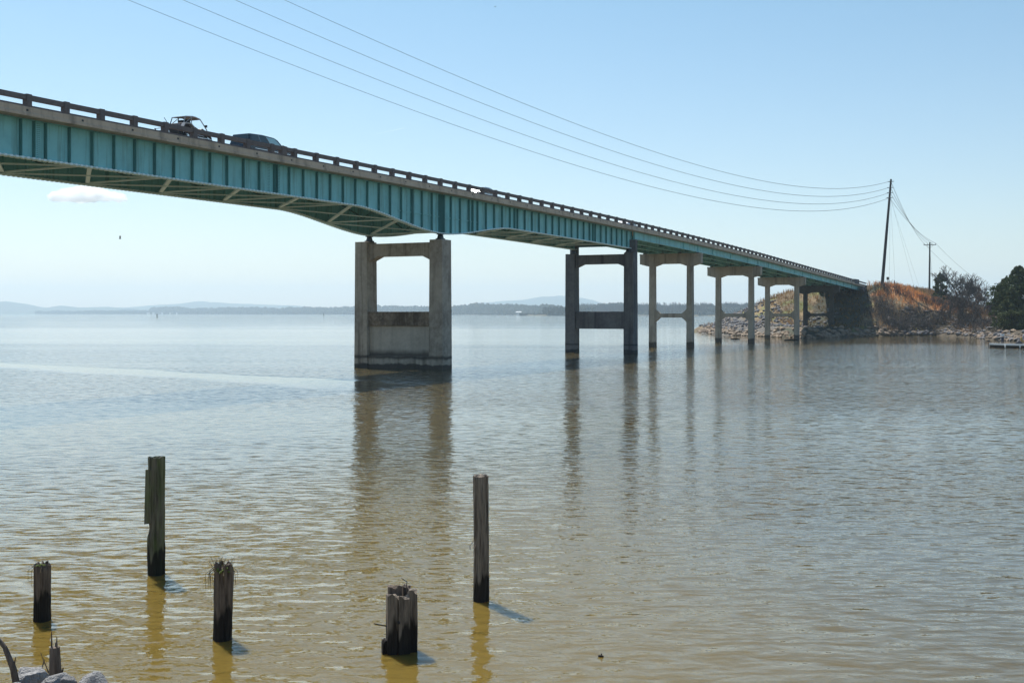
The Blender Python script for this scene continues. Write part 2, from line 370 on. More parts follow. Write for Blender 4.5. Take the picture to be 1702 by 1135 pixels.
# pier 2: dark frame, stepped up on the approach side
s2 = -27.0; p = pier_empty(s2)
for y in (.72, 8.78):
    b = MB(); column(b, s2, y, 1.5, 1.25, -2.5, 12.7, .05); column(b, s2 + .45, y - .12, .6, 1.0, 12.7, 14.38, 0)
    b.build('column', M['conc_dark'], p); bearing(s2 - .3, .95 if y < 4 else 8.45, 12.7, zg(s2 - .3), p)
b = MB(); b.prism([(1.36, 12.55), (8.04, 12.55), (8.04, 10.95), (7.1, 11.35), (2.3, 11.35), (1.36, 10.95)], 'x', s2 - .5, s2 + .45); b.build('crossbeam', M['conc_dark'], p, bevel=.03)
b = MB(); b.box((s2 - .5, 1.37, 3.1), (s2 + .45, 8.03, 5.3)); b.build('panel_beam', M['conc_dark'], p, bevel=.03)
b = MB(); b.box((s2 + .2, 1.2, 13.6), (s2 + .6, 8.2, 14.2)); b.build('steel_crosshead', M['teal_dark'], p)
# piers 3-6: hammer-ended caps on two slender columns with a haunched strut
for k in range(4):
    s = 33.5 * k; p = pier_empty(s); zc = zr(s) - 2.30; mt = M['conc_tan'] if k < 3 else M['conc_shaded']
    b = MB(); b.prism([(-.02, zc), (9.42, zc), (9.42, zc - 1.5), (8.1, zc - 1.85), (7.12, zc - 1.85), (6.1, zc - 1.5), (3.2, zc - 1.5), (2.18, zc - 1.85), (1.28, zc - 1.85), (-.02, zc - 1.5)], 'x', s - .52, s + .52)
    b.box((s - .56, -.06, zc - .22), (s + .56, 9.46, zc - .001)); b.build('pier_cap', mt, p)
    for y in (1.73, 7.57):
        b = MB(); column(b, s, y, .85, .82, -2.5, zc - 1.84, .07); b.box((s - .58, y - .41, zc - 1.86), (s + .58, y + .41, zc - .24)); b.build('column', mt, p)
        for yy in ((.62, 3.34) if y < 4 else (6.06, 8.78)):
            b = MB(); b.box((s - .3, yy - .22, zc), (s + .3, yy + .22, zr(s) - 2.172)); b.build('bearing', M['steel'], p)
    b = MB(); b.prism([(2.13, 5.75), (2.95, 5.05), (6.35, 5.05), (7.17, 5.75), (7.17, 3.75), (6.35, 4.45), (2.95, 4.45), (2.13, 3.75)], 'x', s - .3, s + .3); b.build('strut', mt, p)
# abutment
ab = MB(); za = zr(SE - 3)
ab.box((SE - 3.2, -.4, za - 4.5), (SE + 1.5, WD + .4, za - 2.2)); ab.box((SE - 1.6, -.45, za - 2.2), (SE + 1.5, WD + .45, za - 1.19))
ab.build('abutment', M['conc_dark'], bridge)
for y0 in (-.75, WD + .1):
    b = MB(); b.prism([(SE - 9.5, za - 1.22), (SE + 7, za - 1.4), (SE + 7, za - 3), (SE + 1, za - 5), (SE - 5, za - 4), (SE - 9.5, za - 1.9)], 'y', y0, y0 + .6); b.build('wing_wall', M['conc_dark'], bridge)
# ------------------------------------------------------------------ water
def water_material():
    m = bpy.data.materials.new('lake_water'); m.use_nodes = True; N = m.node_tree; n = N.nodes; L = N.links
    b = n['Principled BSDF']; b.inputs['IOR'].default_value = 1.45; b.inputs['Roughness'].default_value = .04
    b.inputs['Specular IOR Level'].default_value = .5
    b.subsurface_method = 'BURLEY'; b.inputs['Subsurface Weight'].default_value = .75; b.inputs['Subsurface Radius'].default_value = (1, .8, .5); b.inputs['Subsurface Scale'].default_value = .3
    g = n.new('ShaderNodeNewGeometry')
    def nz(scale, stretch, rot=0, detail=3, rough=.55, dist=0):
        mp = n.new('ShaderNodeMapping'); mp.inputs['Scale'].default_value = stretch; mp.inputs['Rotation'].default_value = (0, 0, R(rot))
        L.new(g.outputs['Position'], mp.inputs[0]); t = n.new('ShaderNodeTexNoise'); t.noise_dimensions = '2D' if False else '3D'
        t.inputs['Scale'].default_value = scale; t.inputs['Detail'].default_value = detail; t.inputs['Roughness'].default_value = rough
        t.inputs['Distortion'].default_value = dist
        L.new(mp.outputs[0], t.inputs[0]); return t.outputs['Fac']
    def math_(op, a, bb, c=None):
        x = n.new('ShaderNodeMath'); x.operation = op
        for i, v in enumerate((a, bb, c)):
            if v is None: continue
            if isinstance(v, (int, float)): x.inputs[i].default_value = v
            else: L.new(v, x.inputs[i])
        return x.outputs[0]
    def rng(v, a, bb, c, d):
        r = n.new('ShaderNodeMapRange'); r.inputs[1].default_value = a; r.inputs[2].default_value = bb; r.inputs[3].default_value = c; r.inputs[4].default_value = d
        r.interpolation_type = 'SMOOTHSTEP'; L.new(v, r.inputs[0]); return r.outputs[0]
    patch = nz(.016, (.22, 1.3, 1), 6, 4, .55, .5)          # slicks and wind lanes
    sepw = n.new('ShaderNodeSeparateXYZ'); L.new(g.outputs['Position'], sepw.inputs[0]); X_, Y_ = sepw.outputs['X'], sepw.outputs['Y']
    wob = nz(.012, (.35, 1, 1), 0, 3, .5)                   # wind lanes lie across the lake, their edges wander
    lnY = n.new('ShaderNodeMath'); lnY.operation = 'LOGARITHM'; L.new(math_('MAXIMUM', Y_, 5), lnY.inputs[0]); lnY.inputs[1].default_value = math.e
    q = math_('MULTIPLY_ADD', lnY.outputs[0], 1 / 5.704, -2.303 / 5.704); q = math_('ADD', q, math_('MULTIPLY', math_('SUBTRACT', wob, .5), .16))
    rp = n.new('ShaderNodeValToRGB'); L.new(q, rp.inputs[0]); els = [(0, .46), (.22, .44), (.28, .30), (.31, .30), (.345, .60), (.49, .64), (.525, .17), (.635, .14), (.665, .62), (1, .5)]
    cr_ = rp.color_ramp; cr_.interpolation = 'EASE'
    while len(cr_.elements) < len(els): cr_.elements.new(.5)
    for e_, (p_, v_) in zip(cr_.elements, els): e_.position = p_; e_.color = (v_, v_, v_, 1)
    amp = math_('MULTIPLY', math_('MULTIPLY', rp.outputs[0], 2), rng(patch, .38, .60, .65, 1.25))
    v_ = math_('ADD', math_('ADD', math_('MULTIPLY', X_, .63), math_('MULTIPLY', Y_, .77)), math_('MULTIPLY', math_('SUBTRACT', nz(.05, (1, 1, 1), 0, 3), .5), 9))
    u_ = math_('SUBTRACT', math_('MULTIPLY', X_, .77), math_('MULTIPLY', Y_, .63))
    slick = rng(math_('ABSOLUTE', math_('SUBTRACT', v_, 57.0), None), 2.2, 4.6, 1, 0)
    slick = math_('MULTIPLY', slick, rng(u_, -66, -50, 1, 0))
    amp = math_('MULTIPLY', amp, math_('SUBTRACT', 1, math_('MULTIPLY', slick, .85)))
    small = nz(2.8, (.8, 1.15, 1), -12, 3, .6, .3)
    mid = nz(1.25, (.72, 1.2, 1), 14, 2, .5, .4)
    big = nz(.16, (.7, 1.2, 1), -5, 2, .5)
    h = math_('ADD', math_('MULTIPLY', small, .022), math_('MULTIPLY', mid, .056))
    h = math_('ADD', h, math_('MULTIPLY', big, .09))
    h = math_('MULTIPLY', h, amp)
    bp = n.new('ShaderNodeBump'); bp.inputs['Strength'].default_value = 1.0; bp.inputs['Distance'].default_value = 1.0
    L.new(h, bp.inputs['Height'])
    sx = nz(2.6, (.55, 1.5, 1), 5, 4, .6); sy = nz(3.2, (.42, 1.6, 1), -8, 4, .6, .3)     # small chop, given as slopes
    cb = n.new('ShaderNodeCombineXYZ')
    L.new(math_('MULTIPLY', math_('SUBTRACT', sx, .5), math_('MULTIPLY', amp, .32)), cb.inputs[0])
    L.new(math_('MULTIPLY', math_('SUBTRACT', sy, .5), math_('MULTIPLY', amp, .68)), cb.inputs[1])
    va = n.new('ShaderNodeVectorMath'); va.operation = 'ADD'; L.new(bp.outputs[0], va.inputs[0]); L.new(cb.outputs[0], va.inputs[1])
    vn = n.new('ShaderNodeVectorMath'); vn.operation = 'NORMALIZE'; L.new(va.outputs[0], vn.inputs[0]); L.new(vn.outputs[0], b.inputs['Normal'])
    sed = nz(.03, (1, 1, 1), 20, 3)
    mx = n.new('ShaderNodeMix'); mx.data_type = 'RGBA'; L.new(rng(sed, .35, .65, 0, 1), mx.inputs[0])
    mx.inputs[6].default_value = (.112, .083, .031, 1); mx.inputs[7].default_value = (.092, .074, .034, 1)
    # golden silt stirred up along the near left bank
    silt = math_('MULTIPLY', rng(math_('ADD', Y_, math_('MULTIPLY', sed, 30)), 34, 62, 1, 0), rng(math_('ADD', X_, math_('MULTIPLY', sed, 8)), 3, 12, 1, 0))
    m2 = n.new('ShaderNodeMix'); m2.data_type = 'RGBA'; L.new(silt, m2.inputs[0]); L.new(mx.outputs[2], m2.inputs[6]); m2.inputs[7].default_value = (.165, .113, .026, 1)
    L.new(m2.outputs[2], b.inputs['Base Color'])
    return m
m = MB(); g = 15500
m.add([(-g, -300, 0), (g, -300, 0), (g, 17500, 0), (-g, 17500, 0)], [(0, 1, 2, 3)])
lake = tag(m.build('lake_water', water_material()), kind='structure')
# ------------------------------------------------------------------ terrain
def noise2(x, y, s, seed=0): return noise.noise(Vector((x * s, y * s, seed * 7.3)))
shore_px = [(1160, 552), (1180, 555), (1205, 557), (1253, 558.6), (1300, 561), (1335, 562.5), (1365, 562), (1400, 560), (1441, 559), (1500, 558.3), (1560, 558), (1600, 560), (1631, 563), (1665, 566), (1702, 568), (1800, 570)]
poly = [onwater(x, y).xy for x, y in shore_px]
poly += [Vector(v) for v in ((330, 190), (420, 420), (330, 700))]
poly += [BW(430, 40).xy, BW(300, 44).xy, BW(200, 48).xy, BW(160, 50).xy, BW(146, 49).xy]
def shore_dist(x, y):
    p = Vector((x, y)); best = 1e9; ins = False; j = len(poly) - 1
    for i in range(len(poly)):
        a, b = poly[j], poly[i]; ab_ = b - a; t = max(0, min(1, (p - a).dot(ab_) / ab_.length_squared)); d = (p - a - ab_ * t).length
        if d < best: best = d
        if (a.y > y) != (b.y > y) and x < (b.x - a.x) * (y - a.y) / (b.y - a.y) + a.x: ins = not ins
        j = i
    return best if ins else -best
def hill(x, y):
    D = shore_dist(x, y)
    D += 1.2 * noise2(x, y, .12, 1)
    s, d = SD(x, y)
    zt = 11.9
    if s > 225: zt = max(3.0, 11.9 - .10 * (s - 225))
    ds = max(0, 132 - s); dd = max(0, abs(d + 4.7) - 9.0); dist = math.hypot(ds, dd)
    if dist > 0 and ds > 0 and dd < 1: sl_ = .37
    else: sl_ = .37
    h = zt - sl_ * dist + 1.1 * noise2(x, y, .06, 2) * min(1, dist / 6)
    base = 2.0 + 1.0 * noise2(x, y, .05, 3)
    h = max(h, base)
    if D < 0: return max(-2.0, D * .5)
    return min(h, D * .62 + .1) + .25 * noise2(x, y, .5, 4) * min(1, D / 2)
def lerp(a, b, t): return tuple(a[i] + (b[i] - a[i]) * t for i in range(3))
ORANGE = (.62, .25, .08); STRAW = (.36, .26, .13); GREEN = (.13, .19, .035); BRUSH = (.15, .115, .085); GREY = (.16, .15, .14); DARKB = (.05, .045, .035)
def ground_col(x, y, h):
    s, d = SD(x, y); D = shore_dist(x, y); n1 = noise2(x, y, .13, 5); n2 = noise2(x, y, .35, 6)
    c = lerp(STRAW, BRUSH, max(0, min(1, .5 + 1.2 * n1)))
    if d > -2 and s > 125 and h > 5.5 + 2 * n1 and x < 108: c = lerp(ORANGE, STRAW, max(0, min(1, .2 + n2)))
    if n2 > .25 and d < 6: c = lerp(c, GREEN, .7)
    if x > 84 + 4 * n1 and h < 5 and d > 3: c = lerp((.10, .075, .05), (.03, .026, .02), max(0, min(1, .55 + 1.5 * n2)))
    elif -9.4 < d < 3 and s < 136: c = lerp(DARKB, (.05, .07, .045), max(0, min(1, .5 + n2)))  # ground below the deck coloured dark to carry the bridge's shadow
    elif D < 7 and d < -8 and s < 135: c = GREY
    return c
step = 1.5; xs = frange(38, 230, step); ys = frange(205, 470, step * 1.3)
m = MB(); vs = []; fs = []; cs = []
for y in ys:
    for x in xs:
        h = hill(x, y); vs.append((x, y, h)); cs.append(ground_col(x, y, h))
nx = len(xs)
for j in range(len(ys) - 1):
    for i in range(nx - 1):
        a = j * nx + i
        if max(vs[a][2], vs[a + 1][2], vs[a + nx][2], vs[a + nx + 1][2]) > -1.5: fs.append((a, a + 1, a + nx + 1, a + nx))
m.v = vs; m.f = fs; m.c = cs
M['ground'] = mat('hillside_ground', (.2, .15, .1), .95, attr='tint', noise1=(.9, (.06, .05, .035), .6), noise2=(3.5, (.24, .19, .12), .25), bump=(2.5, .35))
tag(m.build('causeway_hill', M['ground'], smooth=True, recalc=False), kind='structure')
# road on the causeway
m = MB(); ss = frange(SE + 1.5, 420, 6)
for a, b_ in zip(ss[:-1], ss[1:]):
    def RP(s, y): q = BW(s, y); zz_ = zr(SE) - .95 if s < 225 else zr(SE) - .95 - .10 * (s - 225); return (q.x, q.y, max(zz_, 3.6))
    m.add([RP(a, .3), RP(a, 9.1), RP(b_, 9.1), RP(b_, .3)], [(0, 3, 2, 1)])
tag(m.build('road', M['asphalt'], recalc=False), kind='structure')
# near bank under the camera
m = MB(); vs = []; fs = []; xs = frange(-40, 40, .8); ys = frange(-25, 17, .6)
def bank(x, y):
    h = min(3.3, (12.0 - y) * .36) + .12 * noise2(x, y, .9, 9)
    return h
for y in ys:
    for x in xs: vs.append((x, y, bank(x, y)))
nx = len(xs)
for j in range(len(ys) - 1):
    for i in range(nx - 1): a = j * nx + i; fs.append((a, a + 1, a + nx + 1, a + nx))
m.add(vs, fs); M['bank'] = mat('bank_soil', (.12, .09, .06), .95, noise1=(1.2, (.07, .055, .035), .7), noise2=(6, (.2, .17, .12), .4), bump=(6, .08))
tag(m.build('near_bank', M['bank'], smooth=True, recalc=False), kind='structure')
# ------------------------------------------------------------------ rocks
def rock_mesh(seed, name, mt, sub=2, rough=.28):
    bm = bmesh.new(); bmesh.ops.create_icosphere(bm, subdivisions=sub, radius=.5)
    rr_ = random.Random(seed); planes = [((rr_.gauss(0, 1), rr_.gauss(0, 1), rr_.gauss(.2, .8)), rr_.uniform(.30, .44)) for _ in range(14)]
    for v in bm.verts:
        p = v.co.copy(); k = 1 + rough * noise.noise(p * 2.3 + Vector((seed * 3.1, 0, 0))) * 2 + .12 * noise.noise(p * 6 + Vector((seed, 5, 0)))
        v.co = p * k; v.co.z *= .72; v.co.x *= 1.2
        for ax, cut in planes:
            a = Vector(ax).normalized(); t = v.co.dot(a) - cut
            if t > 0: v.co -= a * t * .85
    me = bpy.data.meshes.new(name); bm.to_mesh(me); bm.free(); me.materials.append(mt); return me
M['rock_tan'] = mat('tan_limestone', (.27, .20, .14), .9, noise1=(.5, (.10, .075, .055), .9), noise2=(3, (.5, .42, .33), .45), bump=(6, .06))
M['rock_grey'] = mat('grey_limestone', (.17, .165, .17), .9, noise1=(.5, (.07, .07, .075), .9), noise2=(3, (.36, .35, .35), .45), bump=(6, .06))
rk = [rock_mesh(i, 'boulder', M['rock_tan'], 1) for i in range(5)]; rg = [rock_mesh(i + 9, 'boulder', M['rock_grey'], 1) for i in range(4)]
sg = shore_px
nrock = 0; stuff_rock = MB(); stuff_grey = MB()
def add_to(mb, me, loc, sc_, rz):
    ca, sa = math.cos(rz), math.sin(rz); o = []
    for v in me.vertices:
        x, y, z = v.co.x * sc_[0], v.co.y * sc_[1], v.co.z * sc_[2]; o.append((loc[0] + x * ca - y * sa, loc[1] + x * sa + y * ca, loc[2] + z))
    mb.add(o, [tuple(p.vertices) for p in me.polygons])
segs = []
for i in range(len(sg) - 1):
    a, b_ = poly[i], poly[i + 1]; segs.append((a, b_, (b_ - a).length))
tot = sum(q[2] for q in segs)
for k in range(760):
    t = random.random() * tot
    for a, b_, l in segs:
        if t < l: break
        t -= l
    p = a + (b_ - a) * (t / l); inward = Vector((-(b_ - a).y, (b_ - a).x)).normalized()
    if shore_dist(*(p + inward * .8)) < 0: inward = -inward
    dd_ = abs(random.gauss(0, 1.1)) if k % 3 else random.uniform(-.4, 2.5)
    p = p + inward * dd_; z = hill(p.x, p.y); size = random.uniform(.7, 1.7)
    if z < -.6 or (p.x > 91 and k % 3 == 0): continue
    sc3 = (size * random.uniform(.8, 1.3), size * random.uniform(.8, 1.2), size * random.uniform(.6, .95)); rz_ = random.random() * 6.28
    if p.x > 88 and k % 2: add_to(stuff_grey, rg[k % 4], (p.x, p.y, max(z, 0) + .1), sc3, rz_); continue
    if size > 1.0 and nrock < 250:
        o = bpy.data.objects.new('boulder', rk[k % 5]); col.objects.link(o); o.location = (p.x, p.y, max(z, 0) + .1); o.scale = sc3; o.rotation_euler = (0, 0, rz_)
        tag(o, 'tan riprap boulder in the band of rocks along the waterline of the far hill', 'rock', 'riprap boulders along the far waterline'); nrock += 1
    else: add_to(stuff_rock, rk[k % 5], (p.x, p.y, max(z, 0) + .08), sc3, rz_)
tag(stuff_rock.build('riprap', M['rock_tan'], recalc=False), kind='stuff')
for k in range(2600):                           # grey riprap on the left point
    s = random.uniform(96, 150); d = random.uniform(-55, -3); q = BW(s, -d); D = shore_dist(q.x, q.y)
    if D < 1.5 or D > 15 + 5 * noise2(q.x, q.y, .1, 8): continue
    size = random.uniform(.5, 1.3); z = hill(q.x, q.y)
    add_to(stuff_grey, rg[k % 4], (q.x, q.y, z + .1), (size, size * random.uniform(.7, 1.2), size * .8), random.random() * 6.28)
for k in range(420):                            # rubble among the brush right of the bridge
    x_ = random.uniform(86, 122); y_ = random.uniform(236, 276); D = shore_dist(x_, y_)
    if .3 < D < 12: size = random.uniform(.4, 1.6); add_to(stuff_grey, rg[k % 4], (x_, y_, hill(x_, y_) + .1), (size * 1.3, size, size * .5), random.random() * 6.28)
tag(stuff_grey.build('riprap', M['rock_grey'], recalc=False), kind='stuff')
# ------------------------------------------------------------------ hillside vegetation
def mat_leaf(name, color, c2, rough=.8, trans=.25, attr=None):
    m = mat(name, color, rough, noise1=(.6, c2, .8), noise2=(3.0, tuple(min(1, v * 1.6) for v in color), .4), attr=attr, spec=.15)
    N = m.node_tree; b = N.nodes['Principled BSDF']; out = [x for x in N.nodes if x.type == 'OUTPUT_MATERIAL'][0]
    t = N.nodes.new('ShaderNodeBsdfTranslucent'); src = b.inputs['Base Color'].links[0].from_socket; N.links.new(src, t.inputs[0])
    mx = N.nodes.new('ShaderNodeMixShader'); mx.inputs[0].default_value = trans; N.links.new(b.outputs[0], mx.inputs[1]); N.links.new(t.outputs[0], mx.inputs[2]); N.links.new(mx.outputs[0], out.inputs[0])
    return m
M['grass'] = mat_leaf('dry_grass', (.4, .2, .08), (.2, .12, .06), attr='tint', trans=.45)
def tuft(mb, x, y, z, hgt, n, spread, c, wid=.05):
    for i in range(n):
        a = random.random() * 6.28; r = random.random() * spread; bx_, by_ = x + r * math.cos(a), y + r * math.sin(a)
        l = hgt * random.uniform(.55, 1.15); tx, ty = bx_ + random.gauss(0, .18) * l, by_ + random.gauss(0, .18) * l; wa = random.random() * 3.14
        wx, wy = wid * math.cos(wa), wid * math.sin(wa); k = random.uniform(.75, 1.25); cc = tuple(min(1, v * k) for v in c)
        mb.add([(bx_ - wx, by_ - wy, z - .1), (bx_ + wx, by_ + wy, z - .1), (tx + wx * .4, ty + wy * .4, z + l), (tx - wx * .4, ty - wy * .4, z + l)], [(0, 1, 2, 3)], cc)
g_or = MB(); g_gr = MB(); g_br = MB()
for k in range(15000):
    s = random.uniform(96, 250); d = random.uniform(-50, 60); q = BW(s, -d); x, y = q.x, q.y
    if -9.9 < d < .6 and s > 128: continue
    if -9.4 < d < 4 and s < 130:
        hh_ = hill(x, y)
        if shore_dist(x, y) > 1.5: tuft(g_gr, x, y, hh_, .5, 5, .6, (.05, .075, .035), .09)  # weeds below the deck get a darker green for its shadow
        continue
    D = shore_dist(x, y)
    if D < (.6 if x > 90 else 1.5): continue
    h = hill(x, y); n1 = noise2(x, y, .13, 5); n2 = noise2(x, y, .35, 6)
    if d > -1 and s > 120 and h > 6.2 + 3 * n1 and x < 108 + 5 * n2:
        tuft(g_or, x, y, h, random.uniform(.7, 1.5), 5, .5, lerp(ORANGE, STRAW, max(0, min(1, .15 + n2 * 1.5 + random.uniform(-.1, .1)))), .06)
    elif D < 13 and d < -8 and s < 150: 
        if random.random() < .12: tuft(g_br, x, y, h, .9, 5, .5, BRUSH, .04)
    elif n2 > .3 or (D < 5 and n1 > .1):
        tuft(g_gr, x, y, h, .45, 5, .5, lerp(GREEN, STRAW, random.random() * .4), .08)
    else:
        tuft(g_br, x, y, h, random.uniform(.6, 1.3), 6, .6, lerp(STRAW if x < 96 else BRUSH, BRUSH if x < 96 else DARKB, random.random()), .05)
tag(g_or.build('dry_orange_grass', M['grass'], recalc=False), kind='stuff')
tag(g_gr.build('green_weeds', M['grass'], recalc=False), kind='stuff')
tag(g_br.build('brown_brush', M['grass'], recalc=False), kind='stuff')
# tangled brush thickets
M['twig'] = mat('grey_twigs', (.13, .115, .105), .9, noise1=(1, (.07, .06, .055), .7))
M['bark'] = mat('bark', (.12, .10, .085), .95, noise1=(1.5, (.06, .05, .045), .7), bump=(6, .03))
th = MB()
def thicket(mb, cx, cy, r, hgt, n):
    for i in range(n):
        a = random.random() * 6.28; rr = r * math.sqrt(random.random()); x, y = cx + rr * math.cos(a), cy + rr * math.sin(a); z = hill(x, y) - .1
        l = hgt * random.uniform(.5, 1.1); p = Vector((x, y, z)); q = p + Vector((random.gauss(0, .3), random.gauss(0, .3), 1)) * l * .6; e = q + Vector((random.gauss(0, .5), random.gauss(0, .5), .6)) * l * .5
        mb.tube([p, q, e], [.045, .03, .012], 3, False)
        for _ in range(2):
            e2 = q + Vector((random.gauss(0, .6), random.gauss(0, .6), .5)) * l * .4; mb.tube([q, e2], [.025, .01], 3, False)
for i in range(85):
    px = random.uniform(1445, 1710); Y = random.uniform(262, 285) if px < 1580 else random.uniform(232, 272); q = at(px, 540, Y)
    if shore_dist(q.x, q.y) > 1.2: thicket(th, q.x, q.y, random.uniform(1.5, 3.5), random.uniform(1.2, 2.6), 60)
for i in range(26):
    q = at(random.uniform(1540, 1700), 540, random.uniform(238, 268))
    if shore_dist(q.x, q.y) > .3:
        a = random.random() * 3.1; l = random.uniform(1.5, 4.5); z = hill(q.x, q.y) + .3; th.tube([(q.x - l * math.cos(a) / 2, q.y - l * math.sin(a) / 2, z), (q.x + l * math.cos(a) / 2, q.y + l * math.sin(a) / 2, z + random.uniform(-.3, 1.2))], [.14, .07], 5)
tag(th.build('bare_brush_thicket', M['twig'], recalc=False), kind='stuff')
# ------------------------------------------------------------------ trees
def bare_tree(px, ybase, ytop, Y, label, lean=0, spread=1.0, mt='bark', n0=3, seed=0, zb=None):
    rnd = random.Random(seed); b0 = at(px, ybase, Y); z0 = hill(b0.x, b0.y) if zb is None else zb
    H = at(px, ytop, Y).z - z0
    root = empty('bare_tree', (b0.x, b0.y, z0 - .1), 0, label, 'tree', 'leafless trees on the right bank')
    tr = MB(); cr = MB()
    def grow(p, d, l, r, lev):
        pts = [p]; rad = [r]; n = 3 if lev < 3 else 2
        for i in range(n):
            d = (d + Vector((rnd.gauss(0, .14), rnd.gauss(0, .14), rnd.gauss(.05, .08)))).normalized(); p = p + d * l / n; pts.append(p); rad.append(r * (1 - .4 * (i + 1) / n))
        (tr if lev < 2 else cr).tube(pts, [max(q_, .034) for q_ in rad], 5 if lev < 2 else 3, False)
        if lev >= 6: return
        k = 3 if lev < 4 else 2
        if lev == 0: k = n0
        for j in range(k):
            a = rnd.random() * 6.28; sp = rnd.uniform(.35, .8) * spread
            nd = (d + Vector((math.cos(a), math.sin(a), rnd.uniform(-.1, .3))) * sp).normalized()
            grow(pts[-1] if j else pts[-1], nd, l * rnd.uniform(.62, .88), rad[-1] * .72, lev + 1)
        if lev in (0, 1, 2, 3):
            a = rnd.random() * 6.28; grow(pts[1], (d + Vector((math.cos(a), math.sin(a), .2)) * .9).normalized(), l * .6, rad[1] * .5, lev + 2)
    grow(Vector((0, 0, 0)), Vector((lean, 0, 1)).normalized(), H * .27, H * .018, 0)
    zmax = max([v[2] for v in cr.v]); k = H / zmax
    tr.v = [(v[0] * k, v[1] * k, v[2] * k) for v in tr.v]; cr.v = [(v[0] * k, v[1] * k, v[2] * k) for v in cr.v]
    tr.build('trunk', M[mt], root, recalc=False); cr.build('crown', M['twig'] if mt == 'bark' else M[mt], root, recalc=False); return root
bare_tree(1579, 540, 440, 272, 'tallest leafless tree with an open spreading crown above the hill edge', .05, 1.1, seed=3)
bare_tree(1605, 545, 455, 268, 'leafless grey tree second from the left in the right bank thicket', -.05, .9, seed=5)
bare_tree(1618, 545, 452, 262, 'leafless tree with many upright limbs in the middle of the right bank thicket', .02, .8, seed=8)
bare_tree(1634, 548, 462, 258, 'leafless tree with a rusty brown crown beside the big evergreens', .05, .9, seed=12)
bare_tree(1592, 548, 480, 262, 'short leafless tree low in the thicket at the foot of the hill', .05, 1.2, seed=21)
bare_tree(1645, 552, 492, 252, 'short leafless tree just left of the big evergreens', -.05, 1.2, seed=23)
M['leaf_dark'] = mat_leaf('evergreen_foliage', (.062, .085, .032), (.028, .042, .02), trans=.15)
M['leaf_mid'] = mat_leaf('cedar_foliage', (.085, .10, .04), (.04, .055, .025), trans=.15)
M['leaf_brown'] = mat_leaf('rusty_leaves', (.18, .10, .06), (.09, .055, .035), trans=.2)
def leafy_tree(px, ybase, ytop, Y, wpx, label, mt, n=9000, shape='cone', seed=0, low=.08, leaf=.22, name='evergreen_tree', group='evergreen trees on the right bank'):
    rnd = random.Random(seed); b0 = at(px, ybase, Y); z0 = hill(b0.x, b0.y); H = at(px, ytop, Y).z - z0; W = wpx / 2 / F * Y
    root = empty(name, (b0.x, b0.y, z0 - .1), 0, label, 'tree', group)
    tr = MB(); tr.tube([(0, 0, 0), (.1, 0, H * .5), (0, .1, H * .93)], [H * .02, H * .012, .02], 6)
    cr = MB(); clumps = []
    for i in range(int(36 + n / 130)):
        t = low + (1 - low) * rnd.random() ** .9; a = rnd.random() * 6.28
        prof = (1 - t) ** .75 * 1.12 + .05 if shape == 'cone' else math.sqrt(max(.02, 1 - (2 * t - 1.0) ** 2)) if shape == 'round' else min(1, 1.5 * (1 - t) ** .6) * (.75 + .25 * math.sin(t * 9 + seed))
        rr = W * prof * rnd.uniform(.25, 1.25); c = Vector((rr * math.cos(a), rr * math.sin(a), t * H)); cl = rnd.uniform(.08, .24) * W * (.45 + .6 * prof); clumps.append((c, cl))
        tr.tube([(0, 0, max(.2, c.z - rr * .4)), c], [.06, .02], 3, False)
    for i in range(n):
        c, cl = clumps[rnd.randrange(len(clumps))]
        v = Vector((rnd.gauss(0, 1), rnd.gauss(0, 1), rnd.gauss(0, .6))).normalized() * cl * rnd.random() ** .5 * 1.25; p = c + v
        if p.z < .3: continue
        s = leaf * rnd.uniform(.5, 1.3); a = Vector((rnd.gauss(0, 1), rnd.gauss(0, 1), rnd.gauss(0, 1))).normalized(); b_ = a.cross(Vector((rnd.gauss(0, 1), rnd.gauss(0, 1), rnd.gauss(0, 1)))).normalized()
        cr.add([p - a * s, p + b_ * s * .6, p + a * s, p - b_ * s * .5], [(0, 1, 2, 3)])
    tr.build('trunk', M['bark'], root, recalc=False); cr.build('crown', M[mt], root, recalc=False); return root
leafy_tree(1563, 512, 455, 318, 32, 'dark evergreen standing alone just right of the smaller power pole', 'leaf_dark', 7000, 'cone2', 1, 0, .3)
leafy_tree(1694, 560, 443, 236, 84, 'tallest and broadest evergreen at the right edge behind the boat', 'leaf_dark', 26000, 'cone2', 2, .06, .22)
leafy_tree(1669, 560, 462, 246, 44, 'slimmer evergreen on the left side of the big evergreen clump', 'leaf_mid', 13000, 'cone2', 3, .05, .22)
leafy_tree(1681, 562, 480, 228, 52, 'lighter green evergreen in front of the big evergreen clump', 'leaf_mid', 14000, 'cone2', 4, .08, .2)
leafy_tree(1722, 560, 452, 244, 50, 'evergreen cut off by the right edge of the picture', 'leaf_dark', 8000, 'cone2', 6, .1, .26)
leafy_tree(1622, 548, 478, 276, 46, 'leafless-looking tree with thin rusty brown foliage behind the bare trees', 'leaf_brown', 2600, 'round', 5, .1, .2, 'rusty_tree', 'rusty leaved trees in the thicket')
leafy_tree(1597, 548, 484, 280, 34, 'small rusty brown tree behind the tallest bare tree', 'leaf_brown', 1600, 'round', 7, .1, .2, 'rusty_tree', 'rusty leaved trees in the thicket')
